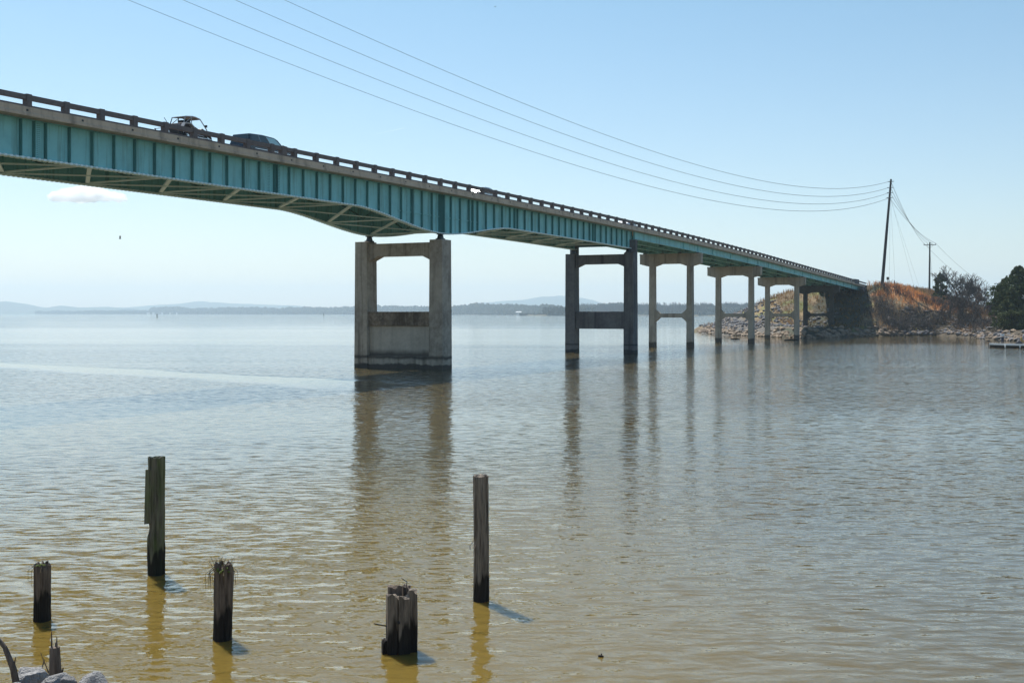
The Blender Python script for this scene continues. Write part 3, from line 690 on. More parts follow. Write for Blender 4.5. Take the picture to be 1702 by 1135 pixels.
# ------------------------------------------------------------------ far shore, island and hills
M['far_leaf'] = mat('far_woodland', (.035, .05, .03), .95, noise1=(.02, (.06, .055, .04), .7), noise2=(.2, (.02, .03, .018), .5))
M['far_ground'] = mat('far_bank', (.16, .14, .10), .95, noise1=(.02, (.10, .11, .05), .8))
M['hill'] = mat('distant_hills', (.06, .08, .04), .95, noise1=(.002, (.09, .085, .06), .8))
path = [(60, 8200), (110, 7800), (250, 7000), (420, 6300), (590, 5400), (700, 4800), (800, 4100), (880, 3600), (980, 3200), (1080, 2800), (1180, 2600), (1300, 2500), (1700, 2300)]
pts = [Vector(((x - 851) / F * Y, Y, 0)) for x, Y in path]
m = MB(); vs = []; fs = []
for i, p in enumerate(pts):
    dr = Vector((p.x, p.y, 0)).normalized()
    for k, (o, z) in enumerate(((-10, -1), (4, 1.2), (60, 5), (400, 14), (2500, 18))): q = p + dr * o; vs.append((q.x, q.y, z))
for i in range(len(pts) - 1):
    for k in range(4): a = i * 5 + k; fs.append((a, a + 5, a + 6, a + 1))
m.add(vs, fs); tag(m.build('far_shore', M['far_ground']), kind='structure')
def blob(mb, rnd, c, rx, rz_, seed):
    # a lumpy crown: small displaced dome of triangles with its own trunk line below
    n, k = 7, 4; o = []; f = []
    for j in range(k + 1):
        ph = math.pi * j / k
        for i in range(n):
            t = 6.28 * i / n + j * .4; rr = math.sin(ph) * rx * rnd.uniform(.7, 1.25); o.append((c.x + rr * math.cos(t), c.y + rr * math.sin(t), c.z + math.cos(ph) * rz_ * rnd.uniform(.85, 1.15)))
    for j in range(k):
        for i in range(n): i2 = (i + 1) % n; f.append((j * n + i, j * n + i2, (j + 1) * n + i2, (j + 1) * n + i))
    mb.add(o, f)
rnd = random.Random(5); wood = MB()
seglen = [(pts[i + 1] - pts[i]).length for i in range(len(pts) - 1)]
for i in range(len(pts) - 1):
    Y = (pts[i].y + pts[i + 1].y) / 2; n = int(abs(path[i + 1][0] - path[i][0]) * (1.5 if Y < 4000 else 1.1)) ; pxm = Y / F
    for row in range(3):
        for j in range(n):
            t = (j + rnd.random()) / n; p = pts[i].lerp(pts[i + 1], t); dr = Vector((p.x, p.y, 0)).normalized(); p = p + dr * (12 + row * 32 + rnd.random() * 20)
            hh = (19 + 5 * noise.noise(Vector((p.x * .004, p.y * .004, 2))) * 1.6 + rnd.uniform(-4, 5)) * (.75 + .18 * row) * min(1.5, .8 + Y / 9000)
            if path[i][0] <= 110: hh *= .6
            rx = hh * rnd.uniform(.22, .36) * (1.5 if Y > 4500 else 1)
            blob(wood, rnd, Vector((p.x, p.y, hh * .58)), rx, hh * .48, 0)
            blob(wood, rnd, Vector((p.x + rnd.uniform(-6, 6), p.y, hh * .3)), rx * 1.1, hh * .34, 0)
tag(wood.build('far_woodland', M['far_leaf'], smooth=False, recalc=False), kind='stuff')
# fine bare crowns standing above the nearest part of the far woodland
fine = MB()
for j in range(300):
    px = rnd.uniform(950, 1260); Y = 2800 - (px - 950) * .8 + rnd.random() * 60; q = at(px, 505, Y); hh = rnd.uniform(22, 31)
    for k in range(16):
        a = rnd.random() * 6.28; e = Vector((q.x + math.cos(a) * rnd.uniform(1, 6), q.y + math.sin(a) * 5, hh * rnd.uniform(.75, 1.05)))
        fine.tube([(q.x, q.y, hh * .3), e], [.5, .22], 3, False)
tag(fine.build('far_bare_trees', M['twig'], recalc=False), kind='stuff')
# low island
isl = MB(); vs = []; fs = []
a0, a1 = at(864, 524, 2650), at(990, 524, 2650)
n = 40
for i in range(n + 1):
    t = i / n; x = a0.x + (a1.x - a0.x) * t; wv = 14 * math.sin(math.pi * min(1, t * 6 + .02) / 2) ; hz = 2.4 * min(1, t * 12) + 1.0 * noise2(x, 0, .08, 3)
    for (o, z) in ((-wv - 4, -.5), (-wv * .5, hz), (wv, hz), (wv + 8, -.5)): vs.append((x, a0.y + o, z))
for i in range(n):
    for k in range(3): a = i * 4 + k; fs.append((a, a + 4, a + 5, a + 1))
isl.add(vs, fs); tag(isl.build('low_island', M['far_ground']), kind='structure')
ib = MB()
for j in range(170):
    t = rnd.random(); x = a0.x + (a1.x - a0.x) * t; hh = rnd.uniform(2, 6) if t < .33 else rnd.uniform(6, 22)
    blob(ib, rnd, Vector((x, a0.y + rnd.uniform(-8, 12), hh * .5 + 1)), max(2.2, hh * .3), hh * .5, 0)
tag(ib.build('island_woodland', M['far_leaf'], recalc=False), kind='stuff')
# hills
def ridge(name, Y, prof, depth=1500):
    m = MB(); vs = []; fs = []; xs_ = frange(prof[0][0], prof[-1][0], 4)
    def hgt(x):
        for (xa, ya), (xb, yb) in zip(prof[:-1], prof[1:]):
            if xa <= x <= xb: t = (x - xa) / (xb - xa); t = t * t * (3 - 2 * t); return ya + (yb - ya) * t
        return prof[-1][1]
    for x in xs_:
        hp = hgt(x) ; zt = CH + hp / F * Y; zt += zt * .06 * noise.noise(Vector((x * .05, Y, 0)))
        for (o, k) in ((-.5, -.02), (-.3, .35), (-.12, .8), (0, 1), (.2, .85), (.6, 0)): vs.append(((x - 851) / F * Y * (1 + 0), Y + o * depth, zt * k if k > 0 else -1))
    for i in range(len(xs_) - 1):
        for k in range(5): a = i * 6 + k; fs.append((a, a + 6, a + 7, a + 1))
    m.add(vs, fs); tag(m.build(name, M['hill'], smooth=True), kind='structure')
ridge('far_hills', 9600, [(-400, 4), (-150, 12), (-60, 11), (10, 20), (55, 12), (70, 8), (98, 13), (130, 10), (180, 11), (210, 8)])
ridge('far_hills', 10800, [(120, 2), (200, 10), (280, 15), (335, 20), (400, 16), (470, 14), (560, 7), (640, 6), (740, 6), (800, 18), (860, 22), (905, 28), (930, 29), (965, 26), (1010, 16), (1060, 14), (1200, 11), (1400, 9), (1702, 8), (2100, 6)])
# ------------------------------------------------------------------ power poles and lines
M['pole'] = mat('weathered_pole_wood', (.06, .055, .055), .9, noise1=(2, (.035, .03, .03), .7))
M['wire'] = mat('wire', (.10, .11, .12), .5, metal=.3)
M['ins'] = mat('insulator', (.10, .10, .11), .4)
LD = 6.0                                       # the line runs parallel to the bridge, this far to the camera's side
def on_line(px, py, d=LD):
    r = (px - 851) / F; p = P3 - NN * d; s = (p.x - p.y * r) / (r * U.y - U.x); q = p + U * s
    return s, CH + (HY - py) / F * q.y
s_p1, z_p1 = on_line(1481, 298); p1 = BW(s_p1, -LD); zb1 = hill(p1.x, p1.y)
sb, _ = on_line(1466, 474); base1 = at(1466, 474, p1.y); zb1 = hill(base1.x, base1.y) - .3
r1 = empty('power_pole', (base1.x, base1.y, zb1), 0, 'tall leaning power pole on the hill top at the end of the bridge', 'power pole', 'power poles on the hill')
top1 = Vector((p1.x - base1.x, p1.y - base1.y, z_p1 - zb1))
m = MB(); m.tube([(0, 0, 0), tuple(top1 * .5), tuple(top1)], [.40, .32, .22], 10); m.build('pole', M['pole'], r1)
def onpole(py): k = (CH + (HY - py) / F * p1.y - zb1) / top1.z; return Vector((top1.x * k, top1.y * k, top1.z * k))
wires = [[(1100, 256.5), (638, 73.5), (472, 0)], [(1100, 277), (700, 133), (390, 0)], [(1100, 297), (700, 162), (303, 0)], [(1100, 315), (674, 180), (212, 0)]]
wname = ['topmost of the four long power lines strung from the leaning pole over the lake', 'second from the top of the four long power lines strung over the lake', 'third from the top of the four long power lines strung over the lake', 'lowest of the four long power lines strung over the lake']
wy0 = [302, 312, 320.5, 329]
def solve3(A, b):
    m_ = Matrix(A); return m_.inverted() @ Vector(b)
for i, ps in enumerate(wires):
    tp = onpole(wy0[i]); s_a = s_p1
    b_ = MB(); arm = NN * (-.75 if i else -.5); b_.bar(tuple(tp - Vector((0, 0, .12)) - U * .1), tuple(tp + (U * -.9) - Vector((0, 0, .12))), .12, .12); b_.bar(tuple(tp - NN * .7), tuple(tp + NN * .7), .14, .14)
    b_.build('crossarm', M['pole'], r1)
    b_ = MB(); e = tp - U * 1.0; b_.tube([tuple(tp - U * .5), tuple(e)], [.13, .10], 8); b_.build('insulator', M['ins'], r1)
    d3 = [(s_p1 - 1.0, zb1 + e.z)] + [on_line(*q) for q in ps[:1]] + [on_line(*ps[2])]
    co = solve3([(q[0] ** 2, q[0], 1) for q in d3], [q[1] for q in d3])
    pts_ = [];
    for k in range(61):
        s = s_p1 - 1.0 + (-185 - s_p1 + 1.0) * k / 60; p = BW(s, -LD); pts_.append((p.x, p.y, co[0] * s * s + co[1] * s + co[2]))
    b_ = MB(); rr = [max(.009, .00016 * math.hypot(q[0], q[1])) for q in pts_]; b_.tube(pts_, rr, 5)
    tag(b_.build('power_line', M['wire']), wname[i], 'power line', 'long power lines over the lake')
# marker on the top line
s_m, z_m = on_line(636, 73)
# second pole
s_p2, z_p2 = on_line(1545.5, 403); p2 = BW(s_p2, -LD); zb2 = hill(p2.x, p2.y) - .2
r2 = empty('power_pole', (p2.x, p2.y, zb2), 0, 'shorter upright power pole with one crossarm between the hill and the trees', 'power pole', 'power poles on the hill')
H2 = z_p2 - zb2
m = MB(); m.tube([(-.15, 0, 0), (0, 0, H2)], [.30, .2], 10); m.build('pole', M['pole'], r2)
m = MB(); m.bar(tuple(NN * 1.75 + Vector((0, 0, H2 - .75))), tuple(-NN * 1.75 + Vector((0, 0, H2 - .75))), .16, .18); m.bar(tuple(NN * 1.0 + Vector((0, 0, H2 - .8))), (0, 0, H2 - 1.7), .06, .06); m.bar(tuple(NN * -1.0 + Vector((0, 0, H2 - .8))), (0, 0, H2 - 1.7), .06, .06); m.build('crossarm', M['pole'], r2)
ends = []
for k in (-1.65, -.6, .6, 1.65):
    e = NN * k + Vector((0, 0, H2 - .66)); b_ = MB(); b_.tube([tuple(e), tuple(e + Vector((0, 0, .38)))], [.10, .07], 8); b_.build('insulator', M['ins'], r2)
    ends.append(e + p2.xyz.copy() * 1 + Vector((0, 0, zb2 - p2.z + .36)))
nm2 = ['uppermost', 'second', 'third', 'lowest']
for i in range(4):
    a = onpole(wy0[i]) + Vector((base1.x, base1.y, zb1)) + U * .3; b2 = Vector((p2.x, p2.y, zb2)) + NN * (1.65, .6, -.6, -1.65)[i] + Vector((0, 0, H2 - .3))
    pts_ = []
    for k in range(21): t = k / 20; q = a.lerp(b2, t); q.z -= 4 * t * (1 - t) * 1.6; pts_.append(q)
    m = MB(); m.tube(pts_, .045, 4); tag(m.build('power_line', M['wire']), nm2[i] + ' of the power lines sagging from the leaning pole down to the smaller pole', 'power line', 'power lines between the two poles')
for i, (k, pe_) in enumerate(((1.65, 'upper'), (-1.65, 'lower'))):
    a = Vector((p2.x, p2.y, zb2)) + NN * k + Vector((0, 0, H2 - .3)); b2 = at(1625 + 20 * i, 478, 430); pts_ = []
    for j in range(13): t = j / 12; q = a.lerp(b2, t); q.z -= 4 * t * (1 - t) * 1.2; pts_.append(q)
    m = MB(); m.tube(pts_, .04, 4); tag(m.build('power_line', M['wire']), pe_ + ' power line running from the smaller pole down behind the trees', 'power line')
for i, (px, k) in enumerate(((1478, .93), (1488, .90), (1522, .86), (1532, .84))):
    g0 = top1 * k; e = at(px, 484 if px > 1500 else 476, p1.y + 14 + 5 * i); ez = max(hill(e.x, e.y), 0); m = MB(); m.tube([tuple(g0), (e.x - base1.x, e.y - base1.y, ez - zb1)], .014, 4); m.build('guy_wire', M['wire'], r1)
e = at(1552, 500, p2.y + 8); m = MB(); m.tube([(0, 0, H2 * .85), (e.x - p2.x, e.y - p2.y, hill(e.x, e.y) - zb2)], .025, 4); m.build('guy_wire', M['wire'], r2)
# small road sign and marker post on the crest
q = at(1475.5, 470, 300); zq = hill(q.x, q.y); sg_ = empty('road_sign', (q.x, q.y, zq), 0, 'small square road sign seen from behind on the hill crest', 'sign')
zt = at(1475.5, 464.5, 300).z - zq; M['galv'] = mat('galvanised_back', (.10, .11, .11), .6, noise1=(3, (.05, .055, .055), .6))
m = MB(); m.box((-.04, -.04, -.2), (.04, .04, zt + .2)); m.build('sign_post', M['galv'], sg_)
m = MB(); m.box((-.33, -.08, zt - .1), (.33, -.045, zt + .62)); m.build('sign_panel', M['galv'], sg_, bevel=.01)
q = at(1486.5, 474, 296); zq = hill(q.x, q.y); m = MB(); m.tube([(q.x, q.y, zq - .2), (q.x, q.y, zq + 1.7)], [.14, .11], 8); m.tube([(q.x, q.y, zq + 1.7), (q.x, q.y, zq + 1.95)], [.14, .05], 8)
tag(m.build('marker_post', M['galv']), 'short dark marker post in the orange grass right of the road sign', 'post')
# ------------------------------------------------------------------ vehicles
M['suv'] = mat('dark_blue_car_paint', (.018, .03, .045), .18, spec=.6, noise1=(1.5, (.045, .06, .07), .3))
M['silver'] = mat('silver_car_paint', (.42, .45, .46), .25, metal=.5, spec=.6)
M['white_p'] = mat('white_car_paint', (.65, .66, .66), .3, spec=.5)
M['glass'] = mat('car_glass', (.03, .045, .05), .05, spec=.9)
M['glass_reflect'] = mat('pale_car_glass', (.38, .62, .64), .08, spec=.9)  # pale teal puts the front side window's reflection into its colour
M['red'] = mat('tail_lamp_red', (.12, .01, .01), .3)
M['tan_vinyl'] = mat('tan_canopy', (.32, .24, .17), .7, noise1=(4, (.22, .16, .11), .5))
DZ = lambda s: zr(s) - .945
def vehicle_root(name, s, y, label, cat):
    e = bpy.data.objects.new(name, None); col.objects.link(e); p = BW(s, y); sl_ = math.atan2(zr(s + 2) - zr(s - 2), 4)
    e.location = (p.x, p.y, DZ(s)); e.rotation_euler = (0, -sl_, RZ); e.rotation_mode = 'XYZ'; return tag(e, label, cat)
def wheel(root, x, y, r, w_=.24, wd=None):
    b = MB(); n = 20
    prof = [(r * .62, -w_ / 2), (r * .92, -w_ / 2), (r, -w_ / 2 + .04), (r, w_ / 2 - .04), (r * .92, w_ / 2), (r * .62, w_ / 2)]
    vs = []; fs = []
    for k in range(n):
        t = 2 * math.pi * k / n
        for (rr, yy) in prof: vs.append((x + rr * math.cos(t), y + yy, r + rr * math.sin(t)))
    q_ = len(prof)
    for k in range(n):
        for i in range(q_): fs.append((k * q_ + i, k * q_ + (i + 1) % q_, ((k + 1) % n) * q_ + (i + 1) % q_, ((k + 1) % n) * q_ + i))
    b.add(vs, fs); o = b.build('wheel', M['black'], root, smooth=True)
    b = MB(); b.tube([(x, y - w_ * .42, r), (x, y + w_ * .42, r)], r * .3, 12)
    for k in range(5):
        t = 2 * math.pi * k / 5; b.bar((x, y, r), (x + r * .62 * math.cos(t), y, r + r * .62 * math.sin(t)), w_ * .7, .07, (0, 1, 0))
    b.build('rim', M['chrome'], o); return o
def car(name, s, y, label, cat, L_, W, H, lower, cabin, paint, wb, wr, split, rack=False):
    root = vehicle_root(name, s, y, label, cat)
    # lower body: side profile swept across the width, sides bulge and tuck in
    def shell(prof, ys_, mtn, nm, inset):
        n = len(prof); vs = []; fs = []
        for (yy, k) in ys_:
            cx = sum(q[0] for q in prof) / n; cz = sum(q[1] for q in prof) / n
            for (a, c) in prof: vs.append((cx + (a - cx) * k[0], yy, cz + (c - cz) * k[1]))
        for j in range(len(ys_) - 1):
            for i in range(n): i2 = (i + 1) % n; fs.append((j * n + i, j * n + i2, (j + 1) * n + i2, (j + 1) * n + i))
        fs.append(tuple(range(n))); fs.append(tuple((len(ys_) - 1) * n + i for i in range(n)))
        b = MB(); b.add(vs, fs); return b.build(nm, M[mtn], root, bevel=.05)
    shell(lower, [(-W / 2, (.97, .86)), (-W / 2 + .1, (1, 1)), (W / 2 - .1, (1, 1)), (W / 2, (.97, .86))], paint, 'body', 0)
    hw = W / 2 - .06; top = max(q[1] for q in cabin); bot = min(q[1] for q in cabin)
    vs = []; n = len(cabin)
    def wy(z): return hw - (hw * .18) * (z - bot) / (top - bot)
    for sgn in (-1, 1):
        for (a, c) in cabin: vs.append((a, sgn * wy(c), c))
    b = MB(); b.add(vs, [tuple(range(n)), tuple(range(n, 2 * n))] + [(i, (i + 1) % n, (i + 1) % n + n, i + n) for i in range(n)]); b.build('cabin', M[paint], root, bevel=.05)
    xa = min(q[0] for q in cabin); xb = max(q[0] for q in cabin); fr = [q for q in cabin if q[1] > top - .12]; ta, tb = min(q[0] for q in fr), max(q[0] for q in fr)
    zl, zh = bot + .10, top - .13
    def edge(z, side):
        t = (z - bot) / (top - bot); return (xa + (ta - xa) * t + .12) if side < 0 else (xb + (tb - xb) * t - .14)
    cuts = [0] + split + [1]
    for sgn in (-1, 1):
        for i in range(len(cuts) - 1):
            b = MB(); g0, g1 = cuts[i], cuts[i + 1]; gap = .04; V = []
            for z in (zl, zh):
                a_, b_ = edge(z, -1), edge(z, 1); V.append((a_ + (b_ - a_) * g0 + gap, sgn * (wy(z) + .012), z)); V.append((a_ + (b_ - a_) * g1 - gap, sgn * (wy(z) + .012), z))
            V = [V[0], V[1], V[3], V[2]]; V2 = [(p[0], p[1] - sgn * .03, p[2]) for p in V]
            b.add(V + V2, [(0, 1, 2, 3), (4, 7, 6, 5), (0, 4, 5, 1), (1, 5, 6, 2), (2, 6, 7, 3), (3, 7, 4, 0)]); b.build('side_window', M['glass_reflect' if i == len(cuts) - 2 else 'glass'], root)
    for sgn in (-1, 1):
        for c_ in cuts[1:-1]:
            b = MB(); V = []
            for z in (zl - .02, zh + .02): a_, b_ = edge(z, -1), edge(z, 1); V.append((a_ + (b_ - a_) * c_, sgn * (wy(z) + .02), z))
            b.bar(V[0], V[1], .035, .03, (1, 0, 0)); b.build('pillar_glint_strip', M['chrome'], root)  # bright strip added for the glint of light along the pillar
        b = MB(); b.box((-wb / 2 - .55, sgn * (W / 2 + .005) - .015, .80), (wb / 2 + .55, sgn * (W / 2 + .005) + .015, .85)); b.build('side_trim', M['chrome'], root)
    for (X0, X1, nm) in ((xb, tb, 'windscreen'), (xa, ta, 'rear_window')):
        b = MB(); V = []
        for t in (.15, .9):
            z = bot + (top - bot) * t; x = X0 + (X1 - X0) * t + (.015 if nm == 'windscreen' else -.015); yy = wy(z) - .1; V += [(x, -yy, z), (x, yy, z)]
        V = [V[0], V[1], V[3], V[2]]; V2 = [(p[0] + (-.02 if nm == 'windscreen' else .02), p[1], p[2]) for p in V]; b.add(V + V2, [(0, 1, 2, 3), (4, 7, 6, 5), (0, 4, 5, 1), (1, 5, 6, 2), (2, 6, 7, 3), (3, 7, 4, 0)]); b.build(nm, M['glass'], root)
    for x in (-wb / 2, wb / 2):
        for sgn in (-1, 1): wheel(root, x, sgn * (W / 2 - .10), wr)
    x0 = min(q[0] for q in lower); x1 = max(q[0] for q in lower)
    for sgn in (-1, 1):
        b = MB(); b.box((x0 - .03, sgn * (W / 2 - .22) - .1, .85), (x0 + .02, sgn * (W / 2 - .22) + .1, 1.05)); b.build('tail_lamp', M['red'], root, bevel=.01)
        b = MB(); b.box((x1 - .10, sgn * (W / 2 - .30) - .16, .72), (x1 + .02, sgn * (W / 2 - .30) + .16, .88)); b.build('headlamp', M['chrome'], root, bevel=.01)
        b = MB(); b.box((xb - .62, sgn * (W / 2 + .08) - .09, bot + .08), (xb - .45, sgn * (W / 2 + .08) + .09, bot + .26)); b.build('mirror', M['steel'], root, bevel=.02)
    b = MB(); b.box((x0 - .12, -W / 2 + .15, .42), (x0 + .05, W / 2 - .15, .66)); b.build('rear_bumper', M['chrome'], root, bevel=.03)
    if rack:
        for sgn in (-1, 1):
            b = MB(); b.bar((ta + .3, sgn * (hw * .78), top + .07), (tb - .4, sgn * (hw * .78), top + .07), .04, .04); b.build('roof_rail', M['steel'], root)
    return root
LY = 2.75
def s_at(px, y): r = (px - 851) / F; p = P3 + NN * y; return (p.x - p.y * r) / (r * U.y - U.x)
s_suv = s_at(453, LY - .9)
suv_low = [(-2.65, .45), (2.6, .35), (2.68, .55), (2.66, .95), (2.45, 1.08), (1.45, 1.18), (-2.62, 1.15), (-2.7, .9)]
suv_cab = [(-2.62, 1.12), (1.5, 1.14), (.72, 1.76), (.35, 1.88), (-1.0, 1.93), (-2.42, 1.86)]
car('towing_car', s_suv, LY, 'dark blue sport utility car towing a trailer across the bridge', 'car', 5.3, 1.98, 1.9, suv_low, suv_cab, 'suv', 3.05, .40, [.3, .62], False)
# trailer and buggy
s_tr = s_at(334, LY - .9)
tr_ = vehicle_root('utility_trailer', s_tr, LY, 'open low trailer hitched behind the dark car on the bridge', 'trailer')
M['buggy'] = mat('dark_buggy_plastic', (.035, .035, .04), .5); M['cage'] = mat('pale_roll_cage', (.42, .40, .38), .4, metal=.3)
m = MB(); m.box((-1.9, -.95, .34), (1.9, .95, .40))
for y in (-.95, .95): m.box((-1.9, y - .04, .30), (1.9, y + .04, .52))
m.bar((1.9, .6, .5), (3.3, 0, .5), .1, .1); m.bar((1.9, -.6, .5), (3.3, 0, .5), .1, .1); m.build('frame', M['steel'], tr_)
for x in (-.45, .40):
    for sgn in (-1, 1): wheel(tr_, x, sgn * 1.06, .33, .2)
for sgn in (-1, 1):
    b = MB(); b.prism([(-.95, .62), (-.8, .78), (.75, .78), (.9, .62), (.86, .62), (.73, .74), (-.78, .74), (-.91, .62)], 'y', sgn * 1.06 - .14, sgn * 1.06 + .14); b.build('fender', M['chrome'], tr_)
m = MB(); m.bar((-1.9, -.9, .6), (-2.45, -.9, 1.25), .05, .05); m.bar((-1.9, .9, .6), (-2.45, .9, 1.25), .05, .05)
for k in range(5): m.bar((-2.0 - .11 * k, -.9, .7 + .13 * k), (-2.0 - .11 * k, .9, .7 + .13 * k), .03, .03)
m.build('ramp_gate', M['steel'], tr_)
bg_ = vehicle_root('off_road_buggy', s_tr - .1, LY, 'off road buggy with a bare roll cage and tan top loaded on the trailer', 'buggy'); bz = .50
ZB = bg_
def bpt(x, y, z): return (x, y, z + bz)
m = MB(); m.prism([(-1.35, .35 + bz), (1.35, .35 + bz), (1.5, .6 + bz), (1.42, .82 + bz), (.7, 1.06 + bz), (.55, .95 + bz), (-.35, .95 + bz), (-.62, 1.24 + bz), (-1.3, 1.18 + bz), (-1.5, .8 + bz)], 'y', -.5, .5); m.build('body', M['buggy'], bg_, bevel=.04)
for sgn in (-1, 1):
    m = MB(); m.tube([bpt(-1.35, sgn * .6, .85), bpt(-1.05, sgn * .58, 1.62), bpt(-.1, sgn * .55, 1.72), bpt(.40, sgn * .56, 1.62), bpt(1.05, sgn * .6, .95)], .035, 6)
    m.tube([bpt(-.45, sgn * .57, 1.69), bpt(-.5, sgn * .62, .5)], .03, 6); m.tube([bpt(-.45, sgn * .57, 1.66), bpt(-1.2, sgn * .6, 1.1)], .025, 6); m.tube([bpt(-1.3, sgn * .62, .55), bpt(.9, sgn * .62, .5)], .035, 6); m.build('roll_cage', M['buggy'] if sgn > 0 else M['cage'], bg_)
    m = MB(); m.prism([(-1.5, .85 + bz), (-1.3, 1.17 + bz), (-.70, 1.22 + bz), (-.32, .95 + bz), (-.22, .6 + bz), (-.30, .6 + bz), (-.39, .92 + bz), (-.73, 1.15 + bz), (-1.27, 1.10 + bz), (-1.44, .85 + bz)], 'y', sgn * .66 - .14, sgn * .66 + .14); m.build('fender', M['cage'], bg_)
    m = MB(); m.box((.78, sgn * .70 - .09, 1.12 + bz), (.86, sgn * .70 + .09, 1.28 + bz)); m.build('mirror', M['buggy'], bg_)
m = MB()
for x, z in ((-1.05, 1.62), (-.45, 1.69), (.40, 1.62)): m.tube([bpt(x, -.57, z), bpt(x, .57, z)], .03, 6)
m.build('cross_tube', M['cage'], bg_)
m = MB(); m.prism([(-.95, 1.65 + bz), (-.3, 1.73 + bz), (.42, 1.65 + bz), (.42, 1.68 + bz), (-.3, 1.76 + bz), (-.95, 1.68 + bz)], 'y', -.54, .54); m.build('canopy', M['tan_vinyl'], bg_)
for y in (-.26, .26):
    m = MB(); m.prism([(-.5, .82 + bz), (0, .82 + bz), (.05, .97 + bz), (-.32, 1.0 + bz), (-.46, 1.5 + bz), (-.70, 1.48 + bz)], 'y', y - .2, y + .2); m.build('seat', M['buggy'], bg_, bevel=.03)
m = MB(); m.tube([bpt(.28, -.4, 1.0), bpt(.2, -.26, 1.12), bpt(.28, -.12, 1.0), bpt(.36, -.26, .9), bpt(.28, -.4, 1.0)], .02, 6, False); m.tube([bpt(.28, -.26, 1.0), bpt(.6, -.26, .85)], .02, 6); m.build('steering_wheel', M['buggy'], bg_)
for x in (-1.0, 1.0):
    for sgn in (-1, 1):
        o = wheel(bg_, x, sgn * .68, .33, .26); o.location = (0, 0, bz)
m = MB(); m.tube([bpt(-1.3, .5, .9), bpt(-1.9, .5, 1.5)], .02, 5); m.build('whip_aerial', M['buggy'], bg_)
car_low = [(-2.3, .38), (2.25, .30), (2.32, .5), (2.25, .72), (1.3, .92), (-2.2, .98), (-2.32, .8)]
car_cab = [(-1.9, .93), (1.35, .92), (.55, 1.36), (.1, 1.45), (-.7, 1.45), (-1.3, 1.32)]
car('sedan', s_at(815, LY - .8), LY, 'silver grey sedan crossing the middle of the bridge just above the first tall pier', 'car', 4.6, 1.8, 1.5, car_low, [(a, c + .12) for a, c in car_cab], 'silver', 2.75, .34, [.5])
car('sedan', s_at(1052, LY - .8), LY, 'white low car nearly hidden behind the railing above the dark pier', 'car', 4.5, 1.78, 1.4, car_low, car_cab, 'white_p', 2.7, .33, [.5])
# ------------------------------------------------------------------ old pilings in the foreground
def wood(name, c, c2, cwet, green=None, tideh=.35):
    return mat(name, c, .9, noise1=(16, c2, .95, (1, 1, .07)), noise2=((5 if green else 34), green if green else tuple(v * 1.7 for v in c), .7, (1, 1, (.25 if green else .08))), tide=(tideh, cwet, .8, 11, (1, 1, .12)), bump=(30, .05, (1, 1, .06)))
M['pile_green'] = wood('mossy_weathered_timber', (.20, .18, .13), (.03, .026, .02), (.014, .012, .010), (.13, .18, .05), .36)
M['pile_grey'] = wood('grey_weathered_timber', (.23, .19, .15), (.028, .022, .018), (.014, .012, .010), None, .34)
M['pile_dark'] = wood('blackened_timber', (.17, .13, .10), (.018, .014, .011), (.010, .009, .008), None, .36)
def piling(px, ybase, ytop, wpx, label, mt, seed, notch=None, lean=0, ragged=.05, hollow=False, split=0):
    b0 = onwater(px, ybase); Y = b0.y; r = wpx / 2 / F * Y; b0.y += r * .9; H = (ybase - ytop) / F * Y - r * .3
    rnd = random.Random(seed); n = 44; vs = []; fs = []; rings = 60; z0 = -1.6; gr_ = [(rnd.uniform(0, 6.28), rnd.uniform(.03, .09), rnd.uniform(.05, .14)) for _ in range(9)]
    for j in range(rings + 1):
        z = z0 + (H - z0) * j / rings
        for i in range(n):
            t = 2 * math.pi * i / n; rr = r * (1 + .13 * noise.noise(Vector((math.cos(t) * 1.6, math.sin(t) * 1.6, z * .8 + seed))) + .07 * noise.noise(Vector((math.cos(t) * 4, math.sin(t) * 4, z * 1.3 + seed))) + .04 * noise.noise(Vector((math.cos(t) * 9, math.sin(t) * 9, z * 6 + seed))))
            for (g0, gd, gw) in gr_:
                dt = abs((t - g0 - .1 * math.sin(z * 2 + g0) + math.pi) % (2 * math.pi) - math.pi)
                if dt < gw: rr -= r * gd * 3.2 * (1 - dt / gw)
            x, y = rr * math.cos(t), rr * math.sin(t); zz = z
            if notch:
                nz0, nz1, dep, ang = notch
                if nz0 < z < nz1:
                    k = math.sin(math.pi * (z - nz0) / (nz1 - nz0)) ** .35; dd_ = x * math.cos(ang) + y * math.sin(ang); lim = r * (1 - dep * k)
                    if dd_ > lim: x -= (dd_ - lim) * math.cos(ang); y -= (dd_ - lim) * math.sin(ang)
            if j >= rings - 1: zz += ragged * noise.noise(Vector((math.cos(t) * 2.5, math.sin(t) * 2.5, seed * 3.0))) * (1 if j == rings else .6)
            vs.append((x + lean * z, y, zz))
    for j in range(rings):
        for i in range(n): i2 = (i + 1) % n; fs.append((j * n + i, j * n + i2, (j + 1) * n + i2, (j + 1) * n + i))
    base = rings * n; k0 = len(vs)
    for i in range(n):
        v = vs[base + i]; vs.append(((v[0] - lean * H) * .72 + lean * H, v[1] * .72, H + (-.05 if hollow else .012) + ragged * .4 * rnd.uniform(-1, 1)))
    for i in range(n): i2 = (i + 1) % n; fs.append((base + i, base + i2, k0 + i2, k0 + i))
    vs.append((lean * H, 0, H - (.12 if hollow else -.005))); c = len(vs) - 1
    for i in range(n): fs.append((k0 + i, k0 + (i + 1) % n, c))
    m = MB(); m.add(vs, fs); o = m.build('piling', M[mt], recalc=True); o.location = b0; o.location.z = 0
    return tag(o, label, 'piling', 'old timber pilings standing in the water'), b0, H, r
pa = piling(65, 1034, 938, 28, 'short dark piling at the far left with moss and dry bits on its top', 'pile_dark', 1, ragged=.14)
